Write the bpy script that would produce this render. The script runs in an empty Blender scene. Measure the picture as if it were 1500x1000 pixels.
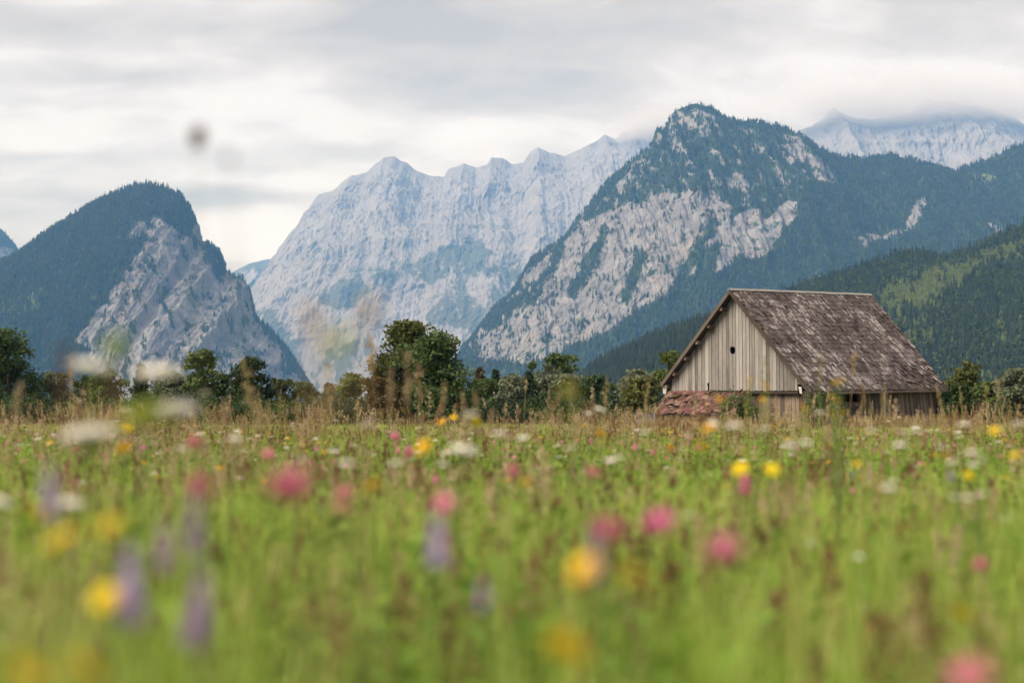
import bpy, math, random
import numpy as np

random.seed(7)
RNG = np.random.default_rng(11)
SC = bpy.context.scene
COL = SC.collection

# ------------------------------------------------------------------ camera
F = 50.0 / 36.0 * 1500.0
CH = 0.80
HORIZON = 610.0
TH = math.atan((HORIZON - 500.0) / F)
cam_d = bpy.data.cameras.new('camera')
cam_d.lens = 50.0
cam_d.sensor_width = 36.0
cam_d.clip_start = 0.05
cam_d.clip_end = 60000.0
cam_d.dof.use_dof = True
cam_d.dof.focus_distance = 72.0
cam_d.dof.aperture_fstop = 2.0
cam = bpy.data.objects.new('camera', cam_d)
cam.location = (0, 0, CH)
cam.rotation_euler = (math.radians(90) + TH, 0, 0)
COL.objects.link(cam)
SC.camera = cam

# ------------------------------------------------------------------ view, world, sun
SC.view_settings.view_transform = 'Standard'
SC.view_settings.look = 'None'
SC.view_settings.gamma = 1.0
SC.view_settings.use_curve_mapping = False
SC.view_settings.exposure = 2.25
SC.cycles.use_denoising = True
SC.cycles.pixel_filter_width = 1.1
SC.cycles.max_bounces = 12
SC.cycles.diffuse_bounces = 6
SC.cycles.transmission_bounces = 6
SC.cycles.transparent_max_bounces = 8
SC.cycles.volume_bounces = 3

SUN_EL, SUN_AZ = math.radians(44), math.radians(238)   # azimuth clockwise from +y
sun_dir = (math.sin(SUN_AZ) * math.cos(SUN_EL), math.cos(SUN_AZ) * math.cos(SUN_EL), math.sin(SUN_EL))
sun_d = bpy.data.lights.new('sun', 'SUN')
sun_d.energy = 1.5
sun_d.angle = math.radians(38)
sun_d.color = (1.0, 0.93, 0.84)
sun = bpy.data.objects.new('sun', sun_d)
sun.rotation_euler = (math.radians(90) - SUN_EL, 0, math.pi - SUN_AZ)
COL.objects.link(sun)


class N:
    """tiny node-tree helper"""
    def __init__(self, nt):
        self.nt = nt
        nt.nodes.clear()

    def __call__(self, kind, **kw):
        n = self.nt.nodes.new(kind)
        for k, v in kw.items():
            if k.startswith('i_'):
                n.inputs[k[2:].replace('_', ' ')].default_value = v
            else:
                setattr(n, k, v)
        return n

    def link(self, a, b):
        self.nt.links.new(a, b)

    def math(self, op, a, b=None, c=None, clamp=False):
        n = self.nt.nodes.new('ShaderNodeMath')
        n.operation = op
        n.use_clamp = clamp
        for i, v in enumerate((a, b, c)):
            if v is None:
                continue
            if isinstance(v, (int, float)):
                n.inputs[i].default_value = v
            else:
                self.nt.links.new(v, n.inputs[i])
        return n.outputs[0]

    def ramp(self, fac, stops, interp='LINEAR'):
        n = self.nt.nodes.new('ShaderNodeValToRGB')
        n.color_ramp.interpolation = interp
        el = n.color_ramp.elements
        while len(el) < len(stops):
            el.new(0.5)
        for e, (p, c) in zip(el, stops):
            e.position = p
            e.color = (c[0], c[1], c[2], 1) if not isinstance(c, (int, float)) else (c, c, c, 1)
        self.nt.links.new(fac, n.inputs[0])
        return n.outputs[0]

    def mix(self, fac, a, b, mode='MIX'):
        n = self.nt.nodes.new('ShaderNodeMix')
        n.data_type = 'RGBA'
        n.blend_type = mode
        for s, v in ((n.inputs[0], fac), (n.inputs[6], a), (n.inputs[7], b)):
            if isinstance(v, (int, float)):
                s.default_value = v
            elif isinstance(v, tuple):
                s.default_value = (v[0], v[1], v[2], 1)
            else:
                self.nt.links.new(v, s)
        return n.outputs[2]

    def noise(self, vec, scale, detail=4, rough=0.55, dist=0.0, sc=None):
        if sc is not None:
            m = self.nt.nodes.new('ShaderNodeMapping')
            m.inputs['Scale'].default_value = sc
            self.nt.links.new(vec, m.inputs['Vector'])
            vec = m.outputs[0]
        n = self.nt.nodes.new('ShaderNodeTexNoise')
        n.inputs['Scale'].default_value = scale
        n.inputs['Detail'].default_value = detail
        n.inputs['Roughness'].default_value = rough
        n.inputs['Distortion'].default_value = dist
        self.nt.links.new(vec, n.inputs['Vector'])
        return n.outputs[0]


world = bpy.data.worlds.new('World')
SC.world = world
world.use_nodes = True
w = N(world.node_tree)
tc = w('ShaderNodeTexCoord').outputs['Generated']
sky = w('ShaderNodeTexSky', sky_type='NISHITA', sun_disc=False, sun_elevation=SUN_EL, sun_rotation=SUN_AZ)
sep = w('ShaderNodeSeparateXYZ')
w.link(tc, sep.inputs[0])
dx, dy, dz = sep.outputs
up = w.math('MAXIMUM', dz, 0.0)
den = w.math('ADD', up, 0.34)
cx = w.math('DIVIDE', dx, den)
cy = w.math('DIVIDE', dy, den)
comb = w('ShaderNodeCombineXYZ')
w.link(cx, comb.inputs[0])
w.link(cy, comb.inputs[1])
cp = comb.outputs[0]
n1 = w.noise(cp, 2.3, 8, 0.56, 0.45, sc=(0.8, 1.5, 1))
n2 = w.noise(cp, 7.0, 8, 0.62, 0.5, sc=(0.9, 1.6, 1))
cl = w.math('ADD', w.math('MULTIPLY', n1, 0.72), w.math('MULTIPLY', n2, 0.30))


def blob(az_px, el_px, sx, sy, amp):
    """one bank of cloud, given by its bearing and height in the sky"""
    a = (az_px - 750.0) / F
    e = (HORIZON - el_px) / F
    u_ = w.math('DIVIDE', w.math('SUBTRACT', w.math('DIVIDE', dx, w.math('MAXIMUM', dy, 0.05)), a), sx / F)
    v_ = w.math('DIVIDE', w.math('SUBTRACT', w.math('DIVIDE', dz, w.math('MAXIMUM', dy, 0.05)), e), sy / F)
    q = w.math('ADD', w.math('MULTIPLY', u_, u_), w.math('MULTIPLY', v_, v_))
    return w.math('MULTIPLY', w.math('POWER', 2.718, w.math('MULTIPLY', q, -1.0)), amp)


for b in ((430, 135, 210, 44, .10), (350, 287, 150, 17, -.17), (250, 30, 420, 30, -.08), (80, 105, 160, 16, -.07), (160, 150, 90, 10, -.04),
          (370, 345, 220, 34, .15), (80, 265, 170, 26, .06), (900, 60, 300, 40, .01), (1350, 60, 230, 26, -.035), (800, 130, 260, 30, -.03), (700, 190, 150, 25, .07), (1350, 120, 260, 20, .02), (180,225,200,12,-.05), (30,10,200,20,-.06)):
    cl = w.math('ADD', cl, blob(*b))
ccol = w.ramp(cl, [(0.36, (.108, .091, .074)), (0.44, (.135, .116, .098)), (0.51, (.161, .141, .129)), (0.58, (.194, .177, .176)), (0.66, (.205, .192, .196))], 'LINEAR')
ccol = w.mix(1.0, ccol, (10.0, 10.0, 10.0), 'MULTIPLY')
# colour ramps clamp nothing above one here: colours are stored as floats
mixed = w.mix(0.96, sky.outputs[0], ccol)
bg = w('ShaderNodeBackground')
bg.inputs['Strength'].default_value = 0.10
w.link(mixed, bg.inputs['Color'])
wo = w('ShaderNodeOutputWorld')
w.link(bg.outputs[0], wo.inputs[0])


# ------------------------------------------------------------------ helpers
def at(px, py, y):
    """point seen at photo pixel (px, py), y metres in front of the camera"""
    d = np.array([px - 750.0, F * math.cos(TH) - (500.0 - py) * math.sin(TH), F * math.sin(TH) + (500.0 - py) * math.cos(TH)])
    k = y / d[1]
    return np.array([d[0] * k, y, CH + d[2] * k])


def at_v(px, py, y):
    px, py = np.asarray(px, float), np.asarray(py, float)
    d1 = F * math.cos(TH) - (500.0 - py) * math.sin(TH)
    d2 = F * math.sin(TH) + (500.0 - py) * math.cos(TH)
    return (px - 750.0) * y / d1, CH + d2 * y / d1


def bearing(X, Y, Z):
    zc = Z - CH
    fw = Y * math.cos(TH) + zc * math.sin(TH)
    u = -Y * math.sin(TH) + zc * math.cos(TH)
    return 750.0 + F * X / fw, 500.0 - F * u / fw


_perm = np.random.default_rng(3).permutation(256)
_perm = np.concatenate([_perm, _perm, _perm])
_g3 = np.random.default_rng(4).normal(size=(256, 3))
_g3 /= np.linalg.norm(_g3, axis=1)[:, None]


def perlin(x, y, z):
    xi, yi, zi = np.floor(x).astype(int), np.floor(y).astype(int), np.floor(z).astype(int)
    xf, yf, zf = x - xi, y - yi, z - zi
    xi, yi, zi = xi & 255, yi & 255, zi & 255
    fade = lambda t: t * t * t * (t * (t * 6 - 15) + 10)
    u, v, ww = fade(xf), fade(yf), fade(zf)
    r = 0
    for i in (0, 1):
        for j in (0, 1):
            for k in (0, 1):
                g = _g3[_perm[_perm[_perm[xi + i] + yi + j] + zi + k]]
                dot = g[..., 0] * (xf - i) + g[..., 1] * (yf - j) + g[..., 2] * (zf - k)
                r = r + dot * (u if i else 1 - u) * (v if j else 1 - v) * (ww if k else 1 - ww)
    return r * 1.5


def fbm(x, y, z, octs=5, gain=0.5, ridged=False):
    a, s, f, t = 1.0, 0.0, 1.0, 0.0
    for o in range(octs):
        n = perlin(x * f + 17.3 * o, y * f + 5.1 * o, z * f + 9.7 * o)
        if ridged:
            n = 1 - 2 * np.abs(n)
        s = s + a * n
        t += a
        a *= gain
        f *= 2.03
    return s / t


def fast_mesh(name, verts, faces, mat=None, smooth=False):
    """verts (n,3); faces: list of arrays, each (m,k)"""
    me = bpy.data.meshes.new(name)
    verts = np.asarray(verts, dtype=np.float32)
    me.vertices.add(len(verts))
    me.vertices.foreach_set('co', verts.ravel())
    if isinstance(faces, np.ndarray):
        faces = [faces]
    loops = np.concatenate([f.ravel() for f in faces]).astype(np.int32)
    tot = np.concatenate([np.full(len(f), f.shape[1]) for f in faces]).astype(np.int32)
    start = np.concatenate([[0], np.cumsum(tot)[:-1]]).astype(np.int32)
    me.loops.add(len(loops))
    me.loops.foreach_set('vertex_index', loops)
    me.polygons.add(len(tot))
    me.polygons.foreach_set('loop_start', start)
    me.polygons.foreach_set('loop_total', tot)
    me.polygons.foreach_set('use_smooth', np.full(len(tot), bool(smooth)))
    me.update(calc_edges=True)
    if mat:
        me.materials.append(mat)
    return me


def attr(me, name, vals, kind='FLOAT'):
    a = me.attributes.new(name, kind, 'POINT')
    a.data.foreach_set('vector' if kind == 'FLOAT_VECTOR' else 'value', np.asarray(vals, dtype=np.int32 if kind == 'INT' else np.float32).ravel())


def obj(name, me, parent=None, loc=None):
    o = bpy.data.objects.new(name, me)
    COL.objects.link(o)
    if parent is not None:
        o.parent = parent
    if loc is not None:
        o.location = loc
    return o


def tag(o, label=None, cat=None, group=None, kind=None):
    if label:
        o['label'] = label
    if cat:
        o['category'] = cat
    if group:
        o['group'] = group
    if kind:
        o['kind'] = kind
    return o


class MB:
    """collects simple pieces for one mesh"""
    def __init__(self):
        self.v, self.q, self.t, self.n = [], [], [], 0

    def add(self, v, quads=(), tris=()):
        v = np.asarray(v, float)
        self.v.append(v)
        if len(quads):
            self.q.append(np.asarray(quads) + self.n)
        if len(tris):
            self.t.append(np.asarray(tris) + self.n)
        self.n += len(v)

    def prism(self, ring_a, ring_b):
        """closed prism between two rings of points (fan caps for convex or mildly notched outlines)"""
        a, b = np.asarray(ring_a, float), np.asarray(ring_b, float)
        k = len(a)
        q = [(i, (i + 1) % k, k + (i + 1) % k, k + i) for i in range(k)]
        if k == 4:
            q += [(3, 2, 1, 0), (4, 5, 6, 7)]
            self.add(np.vstack([a, b]), q)
        else:
            self.add(np.vstack([a, b]), q)
            self.ng = getattr(self, 'ng', []) + [[self.n - 2 * k + i for i in range(k)][::-1], [self.n - k + i for i in range(k)]]

    def box(self, c, ax, ay, az):
        """box from centre and three half-extent vectors"""
        c, ax, ay, az = (np.asarray(t, float) for t in (c, ax, ay, az))
        lo = [c - az + sx * ax + sy * ay for sx, sy in ((-1, -1), (1, -1), (1, 1), (-1, 1))]
        self.prism(lo, [p + 2 * az for p in lo])

    def beam(self, p, q, wd, ht, up=(0, 0, 1)):
        p, q, up = np.asarray(p, float), np.asarray(q, float), np.asarray(up, float)
        d = q - p
        L = np.linalg.norm(d)
        d = d / L
        s = np.cross(d, up)
        s /= np.linalg.norm(s)
        u = np.cross(s, d)
        self.box((p + q) / 2, s * wd / 2, d * L / 2, u * ht / 2)

    def tube(self, pts, rad, sides=6, cap=True):
        pts = np.asarray(pts, float)
        n = len(pts)
        rad = np.broadcast_to(np.asarray(rad, float), (n,))
        tan = np.gradient(pts, axis=0)
        tan /= np.linalg.norm(tan, axis=1)[:, None] + 1e-12
        ref = np.array([1.0, 0, 0]) if abs(tan[0][0]) < .8 else np.array([0, 1.0, 0])
        s = np.cross(tan, ref)
        s /= np.linalg.norm(s, axis=1)[:, None]
        u = np.cross(s, tan)
        ang = np.linspace(0, 2 * math.pi, sides, endpoint=False)
        ring = pts[:, None, :] + rad[:, None, None] * (np.cos(ang)[None, :, None] * s[:, None, :] + np.sin(ang)[None, :, None] * u[:, None, :])
        v = ring.reshape(-1, 3)
        q = [(i * sides + j, i * sides + (j + 1) % sides, (i + 1) * sides + (j + 1) % sides, (i + 1) * sides + j) for i in range(n - 1) for j in range(sides)]
        self.add(v, q)
        if cap:
            e = (n - 1) * sides
            base = self.n - n * sides
            self.ng = getattr(self, 'ng', []) + [[base + e + j for j in range(sides)]]

    def mesh(self, name, mat=None, off=(0, 0, 0), smooth=False):
        v = np.vstack(self.v) - np.asarray(off)
        fs = []
        if self.q:
            fs.append(np.vstack(self.q))
        if self.t:
            fs.append(np.vstack(self.t))
        for f in getattr(self, 'ng', []):
            fs.append(np.array([f]))
        return fast_mesh(name, v, fs, mat, smooth)


def mat_new(name):
    m = bpy.data.materials.new(name)
    m.use_nodes = True
    n = N(m.node_tree)
    out = n('ShaderNodeOutputMaterial')
    return m, n, out


def simple(name, col, rough=0.8, var=0.0, trans=0.0, scale=8.0):
    """plain material, colour varied from object to object and by fine noise"""
    m, n, out = mat_new(name)
    oi = n('ShaderNodeObjectInfo')
    g = n('ShaderNodeNewGeometry')
    nz = n.noise(g.outputs['Position'], scale, 3)
    f = n.math('ADD', n.math('MULTIPLY', n.math('SUBTRACT', oi.outputs['Random'], .5), var), n.math('MULTIPLY', n.math('SUBTRACT', nz, .5), var * 1.5))
    hs = n('ShaderNodeHueSaturation')
    hs.inputs['Color'].default_value = (*col, 1)
    n.link(n.math('ADD', f, 1.0), hs.inputs['Value'])
    n.link(n.math('ADD', n.math('MULTIPLY', f, -0.12), 0.5), hs.inputs['Hue'])
    p = n('ShaderNodeBsdfPrincipled')
    n.link(hs.outputs[0], p.inputs['Base Color'])
    p.inputs['Roughness'].default_value = rough
    p.inputs['Specular IOR Level'].default_value = 0.25
    sh = p.outputs[0]
    if trans:
        t = n('ShaderNodeBsdfTranslucent')
        n.link(hs.outputs[0], t.inputs['Color'])
        mx = n('ShaderNodeMixShader')
        mx.inputs[0].default_value = trans
        n.link(sh, mx.inputs[1])
        n.link(t.outputs[0], mx.inputs[2])
        sh = mx.outputs[0]
    n.link(sh, out.inputs[0])
    return m


def scatter(name, pts, rot, scl, idx, sources, label, kind='stuff', svec=None):
    """one object that strews source meshes over points (geometry nodes)"""
    me = bpy.data.meshes.new(name)
    me.vertices.add(len(pts))
    me.vertices.foreach_set('co', np.asarray(pts, np.float32).ravel())
    attr(me, 'rot', rot, 'FLOAT_VECTOR')
    if svec is None:
        svec = np.repeat(np.asarray(scl)[:, None], 3, axis=1)
    attr(me, 'scl', svec, 'FLOAT_VECTOR')
    attr(me, 'idx', idx, 'INT')
    ng = bpy.data.node_groups.new(name, 'GeometryNodeTree')
    ng.interface.new_socket('Geometry', in_out='INPUT', socket_type='NodeSocketGeometry')
    ng.interface.new_socket('Geometry', in_out='OUTPUT', socket_type='NodeSocketGeometry')
    nn, lk = ng.nodes, ng.links
    gi, go = nn.new('NodeGroupInput'), nn.new('NodeGroupOutput')
    mp = nn.new('GeometryNodeMeshToPoints')
    lk.new(gi.outputs[0], mp.inputs[0])
    io = nn.new('GeometryNodeInstanceOnPoints')
    lk.new(mp.outputs[0], io.inputs['Points'])
    jn = nn.new('GeometryNodeJoinGeometry')
    for s in reversed(sources):
        oi = nn.new('GeometryNodeObjectInfo')
        oi.inputs['Object'].default_value = s
        oi.inputs['As Instance'].default_value = True
        lk.new(oi.outputs['Geometry'], jn.inputs[0])
    lk.new(jn.outputs[0], io.inputs['Instance'])
    io.inputs['Pick Instance'].default_value = True

    def na(nm, t):
        a = nn.new('GeometryNodeInputNamedAttribute')
        a.data_type = t
        a.inputs['Name'].default_value = nm
        return a.outputs[0]
    lk.new(na('idx', 'INT'), io.inputs['Instance Index'])
    lk.new(na('rot', 'FLOAT_VECTOR'), io.inputs['Rotation'])
    lk.new(na('scl', 'FLOAT_VECTOR'), io.inputs['Scale'])
    lk.new(io.outputs[0], go.inputs[0])
    o = obj(name, me)
    md = o.modifiers.new('scatter', 'NODES')
    md.node_group = ng
    tag(o, label, None, None, kind)
    return o


def source(me):
    return bpy.data.objects.new(me.name, me)      # never linked to the scene: only a shape to strew


# ------------------------------------------------------------------ materials of the land
def rock_material(name, dark, mid, light, warm, fscale, grass, scrub, scrub_amt, bump=.9):
    m, n, out = mat_new(name)
    g = n('ShaderNodeNewGeometry')
    pos = g.outputs['Position']
    st = n.noise(pos, fscale, 8, 0.62, 0.3, sc=(1, .5, .32))
    st2 = n.noise(pos, fscale * 4.2, 6, 0.65, 0.2, sc=(1, .5, .25))
    crk = n.noise(pos, fscale * 2.2, 7, 0.7, 0.35, sc=(1, .5, .11))
    bed = n.noise(pos, fscale * 1.6, 5, 0.6, 0.4, sc=(.35, .35, 1.6))
    big = n.noise(pos, fscale * .22, 4, 0.55)
    crk2 = n.noise(pos, fscale * 6.5, 6, 0.7, 0.2, sc=(1, .5, .10))
    f = n.math('ADD', n.math('MULTIPLY', st, .24), n.math('ADD', n.math('MULTIPLY', st2, .14), n.math('ADD', n.math('MULTIPLY', bed, .12), n.math('ADD', n.math('MULTIPLY', crk, .26), n.math('MULTIPLY', crk2, .24)))))
    c = n.ramp(f, [(.39, dark), (.47, mid), (.57, light), (.72, light)])
    wf = n.ramp(n.noise(pos, fscale * .75, 5, .6, .5, sc=(1, .5, .45)), [(.56, 0.0), (.70, 1.0)])
    c = n.mix(n.math('MULTIPLY', wf, .45), c, warm)
    # ledges of scrub and dwarf pine
    sf = n.math('ADD', n.noise(pos, fscale * 2.6, 7, .7, .4, sc=(1, .6, .6)), n.math('MULTIPLY', n.math('SUBTRACT', big, .5), .5))
    sm = n.ramp(sf, [(scrub_amt, 0.0), (scrub_amt + .05, 1.0)])
    c = n.mix(sm, c, scrub)
    at_ = n('ShaderNodeAttribute', attribute_name='forest')
    fn = n.noise(pos, fscale * 3.0, 6, .65)
    fm = n.ramp(n.math('ADD', at_.outputs['Fac'], n.math('MULTIPLY', n.math('SUBTRACT', fn, .5), .55)), [(.42, 0.0), (.58, 1.0)])
    gr = n.mix(n.noise(pos, fscale * 8, 5, .7), tuple(x * .65 for x in grass), tuple(x * 1.35 for x in grass))
    lt = n('ShaderNodeAttribute', attribute_name='clearing')
    gr = n.mix(lt.outputs['Fac'], gr, (0.155, 0.18, 0.068))
    c = n.mix(fm, c, gr)
    bm = n('ShaderNodeBump')
    bm.inputs['Strength'].default_value = bump
    bm.inputs['Distance'].default_value = 0.18 / fscale
    n.link(n.math('ADD', n.math('MULTIPLY', f, 1.6), n.math('MULTIPLY', crk, .5)), bm.inputs['Height'])
    p = n('ShaderNodeBsdfPrincipled')
    p.inputs['Roughness'].default_value = 0.95
    p.inputs['Specular IOR Level'].default_value = 0.1
    n.link(c, p.inputs['Base Color'])
    n.link(bm.outputs[0], p.inputs['Normal'])
    n.link(p.outputs[0], out.inputs[0])
    return m


M_ROCK = rock_material('limestone', (.044, .044, .050), (.126, .125, .136), (.232, .228, .240), (.28, .228, .20), .014, (.030, .048, .022), (.035, .055, .030), .60)
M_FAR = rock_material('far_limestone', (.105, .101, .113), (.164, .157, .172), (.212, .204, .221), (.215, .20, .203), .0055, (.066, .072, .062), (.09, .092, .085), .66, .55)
M_HILL = rock_material('forest_floor', (.08, .07, .055), (.10, .09, .07), (.13, .115, .09), (.13, .11, .08), .02, (.020, .032, .014), (.018, .03, .014), .5)


def inside_dist(px, py, poly):
    """signed distance to a polygon, positive inside"""
    poly = np.asarray(poly, float)
    d2 = np.full(px.shape, 1e12)
    ins = np.zeros(px.shape, bool)
    k = len(poly)
    for i in range(k):
        a, b = poly[i], poly[(i + 1) % k]
        e = b - a
        t = np.clip(((px - a[0]) * e[0] + (py - a[1]) * e[1]) / (e @ e + 1e-9), 0, 1)
        d2 = np.minimum(d2, (px - a[0] - t * e[0]) ** 2 + (py - a[1] - t * e[1]) ** 2)
        c = ((a[1] > py) != (b[1] > py))
        with np.errstate(divide='ignore', invalid='ignore'):
            xc = (b[0] - a[0]) * (py - a[1]) / (b[1] - a[1] + 1e-12) + a[0]
        ins ^= c & (px < xc)
    return np.where(ins, 1, -1) * np.sqrt(d2)


TERR = {}


def terrain(name, sil, D, front, step, nv, amp, L, mat, rocks=(), forests=(), clearings=(), base_forest=1.0, jag=3.0, slope=0.85,
            back=500., warp=10., label=None, seed=0.0, curve=1.15, soft=6.0, vstretch=.42, rockn=0.0, ribk=.85, rdk=.36):
    """a mountain: crest line from its outline, a front slope with gullies and ribs, a back slope"""
    sil = np.asarray(sil, float)
    ex = np.array([at(p, q, D) for p, q in sil])
    X = np.arange(ex[0, 0], ex[-1, 0], step)
    H = np.interp(X, ex[:, 0], ex[:, 2])
    vf = np.linspace(0, 1, nv)
    vb = np.linspace(0, 1, 24)[1:]
    nxn = len(X)
    Xf = np.repeat(X[None, :], nv, 0)
    Hf = np.repeat(H[None, :], nv, 0)
    V = np.repeat(vf[:, None], nxn, 1)
    dcrest = D + 90 * fbm(X / 600 + seed, X * 0 + 3.1, X * 0, 3)[None, :] * 0
    Y = dcrest - front * (1 - V) ** curve
    Z = -3 + (Hf + 3) * V ** slope
    env = np.clip((1 - V) * 7, 0, 1) * np.clip(V * 5, 0, 1)
    rd = fbm(Xf / L + seed, Y / L, Z * vstretch / L + seed * 2, 6, .52, True)
    f2 = fbm(Xf / (L * .22) + seed, Y / (L * .3), Z * vstretch / (L * .22), 6, .62, True)
    wob = .35 * L * fbm(Xf / (2 * L) + seed + 40, Y / L, Z / (1.2 * L), 3)
    rib = fbm((Xf + wob) / (.55 * L) + seed, Y * 0 + 2.2, Z * .10 / L, 5, .55, True)
    rib2 = fbm((Xf + wob * .15) / (.16 * L) + seed, Y * .1 / L, Z * .14 / L + 3, 4, .55, True)
    led = fbm(Xf / (1.4 * L) + seed, Y * 0, (Z + wob * .4) / (.20 * L), 3, .5, True)
    rib3 = fbm((Xf + wob * .1) / (.055 * L) + seed, Y * .2 / L, Z * .35 / L + 7, 3, .6, True)
    d = amp * (rdk * (rd - .15) + ribk * (rib - .1) + .18 * (f2 - .1) + .35 * ribk * (rib2 - .1) + .13 * ribk * rib3 + .12 * led)
    Yd = Y - d * env * .85
    Zd = Z + d * env * .30
    crest = np.clip(V * 8 - 7, 0, 1)
    Zd = Zd + crest * jag * fbm(Xf / (jag * 5) + seed, V * 0, V * 0, 4, .6)
    Xd = Xf + env * amp * .25 * fbm(Xf / L + 31, Y / L, Z / L, 4)
    # back
    Vb = np.repeat(vb[:, None], nxn, 1)
    Yb = D + back * Vb
    Zb = Zd[-1][None, :] * (1 - Vb) ** 1.2 - 3 * Vb
    P = np.stack([np.vstack([Xd, np.repeat(X[None, :], len(vb), 0)]), np.vstack([Yd, Yb]), np.vstack([Zd, Zb])], -1)
    rows = P.shape[0]
    idx = np.arange(rows * nxn).reshape(rows, nxn)
    q = np.stack([idx[:-1, :-1], idx[:-1, 1:], idx[1:, 1:], idx[1:, :-1]], -1).reshape(-1, 4)
    Pf = P.reshape(-1, 3)
    px, py = bearing(Pf[:, 0], Pf[:, 1], Pf[:, 2])
    s = D / 2083.0
    wx = warp * fbm(Pf[:, 0] / (45 * s) + 7, Pf[:, 1] / (90 * s), Pf[:, 2] / (45 * s), 5, .6)
    wy = warp * fbm(Pf[:, 0] / (45 * s) + 57, Pf[:, 1] / (90 * s) + 9, Pf[:, 2] / (45 * s), 5, .6)
    fo = np.full(len(Pf), float(base_forest))
    mott = fbm(Pf[:, 0] / (11 * s) + 3 + Pf[:, 2] / (60 * s), Pf[:, 1] / (40 * s), Pf[:, 2] / (30 * s), 5, .66)
    for poly, val in rocks:
        sd = inside_dist(px + wx, py + wy, poly)
        k = np.clip(.5 + sd / (2 * soft), 0, 1)
        tgt = np.clip(val + (1.9 if .02 < val < .5 else 1.2) * mott, 0, 1)
        fo = fo * (1 - k) + k * tgt
    if rockn:
        fo = np.clip(fo - rockn * np.clip(mott - .15, 0, 1) * 4, 0, 1)
    cl_ = np.zeros(len(Pf))
    for poly, val in clearings:
        sd = inside_dist(px + wx, py + wy, poly)
        cl_ = np.maximum(cl_, val * np.clip(.5 + sd / (2 * soft), 0, 1))
    me = fast_mesh(name, Pf, q, mat, False)
    attr(me, 'forest', fo)
    attr(me, 'clearing', cl_)
    o = obj(name, me)
    tag(o, label, None, None, 'structure')
    TERR.setdefault(name, []).append((Pf, q[: (nv - 1 + 3) * (nxn - 1)], fo, cl_))
    return Pf, q[: (nv - 1 + 4) * (nxn - 1)], fo, cl_


# ground: one sheet to the mountains
def ground():
    m, n, out = mat_new('meadow_soil')
    g = n('ShaderNodeNewGeometry')
    a = n.noise(g.outputs['Position'], .8, 6, .65)
    b = n.noise(g.outputs['Position'], .05, 4, .6)
    c = n.mix(a, (.035, .050, .014), (.085, .105, .030))
    c = n.mix(n.math('MULTIPLY', b, .6), c, (.12, .105, .045))
    p = n('ShaderNodeBsdfPrincipled')
    p.inputs['Roughness'].default_value = 1.0
    p.inputs['Specular IOR Level'].default_value = 0.05
    n.link(c, p.inputs['Base Color'])
    n.link(p.outputs[0], out.inputs[0])
    r = np.concatenate([np.linspace(-20, 200, 45), np.geomspace(220, 12900, 40)])
    xs = np.concatenate([-np.geomspace(8500, 60, 30), np.linspace(-50, 50, 41), np.geomspace(60, 8500, 30)])
    r = np.concatenate([[-1500, -400, -100], r])
    Xg, Yg = np.meshgrid(xs, r)
    Zg = .05 * fbm(Xg / 9, Yg / 9, Xg * 0, 3) * np.clip(1 - np.hypot(Xg, Yg) / 200, 0, 1)
    P = np.stack([Xg, Yg, Zg], -1).reshape(-1, 3)
    idx = np.arange(len(P)).reshape(Xg.shape)
    q = np.stack([idx[:-1, :-1], idx[:-1, 1:], idx[1:, 1:], idx[1:, :-1]], -1).reshape(-1, 4)
    tag(obj('ground', fast_mesh('ground', P, q, m, True)), 'flat valley floor under the wildflower meadow', kind='structure')


ground()

# ------------------------------------------------------------------ mountains
LEFT_SIL = [(-420, 520), (-250, 480), (-120, 440), (-60, 420), (0, 393), (32, 370), (60, 348), (100, 321), (132, 301), (160, 287), (188, 275), (218, 269), (244, 276), (264, 286),
            (276, 300), (284, 318), (293, 331), (295, 350), (298, 357), (308, 357), (322, 368), (332, 395), (340, 402), (356, 409), (364, 418), (370, 446), (378, 466), (400, 488),
            (424, 516), (448, 556), (456, 570), (475, 592), (500, 612)]
LEFT_ROCK = [(112, 500), (130, 470), (148, 444), (160, 425), (174, 410), (190, 384), (208, 366), (214, 340), (224, 318), (246, 322), (262, 338), (276, 345), (292, 318), (302, 345), (330, 395), (366, 415), (372, 450), (400, 488),
             (440, 550), (462, 590), (300, 610), (180, 600), (150, 560), (128, 525)]
LEFT_R2 = [(186, 345), (196, 332), (208, 322), (216, 332), (208, 345), (190, 350)]
LEFT_F = [(296, 356), (322, 368), (334, 398), (318, 400), (300, 378)]
LEFT_F2 = [(372, 462), (400, 486), (426, 516), (450, 556), (436, 550), (405, 505)]
LEFT_F3 = [(238, 442), (256, 462), (252, 470), (238, 455)]
left = terrain('mountain', LEFT_SIL, 4500, 1150, 4.0, 250, 50, 170, M_ROCK,
               rocks=[(LEFT_ROCK, .13), (LEFT_R2, .1), (LEFT_F, .9), (LEFT_F2, .9), (LEFT_F3, .9)], clearings=[([(-20, 430), (60, 420), (70, 450), (0, 470), (-20, 460)], .35)],
               label='steep wooded peak with a bare grey cliff on its right flank', rdk=.22, seed=1.7, soft=5, jag=5)

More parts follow.
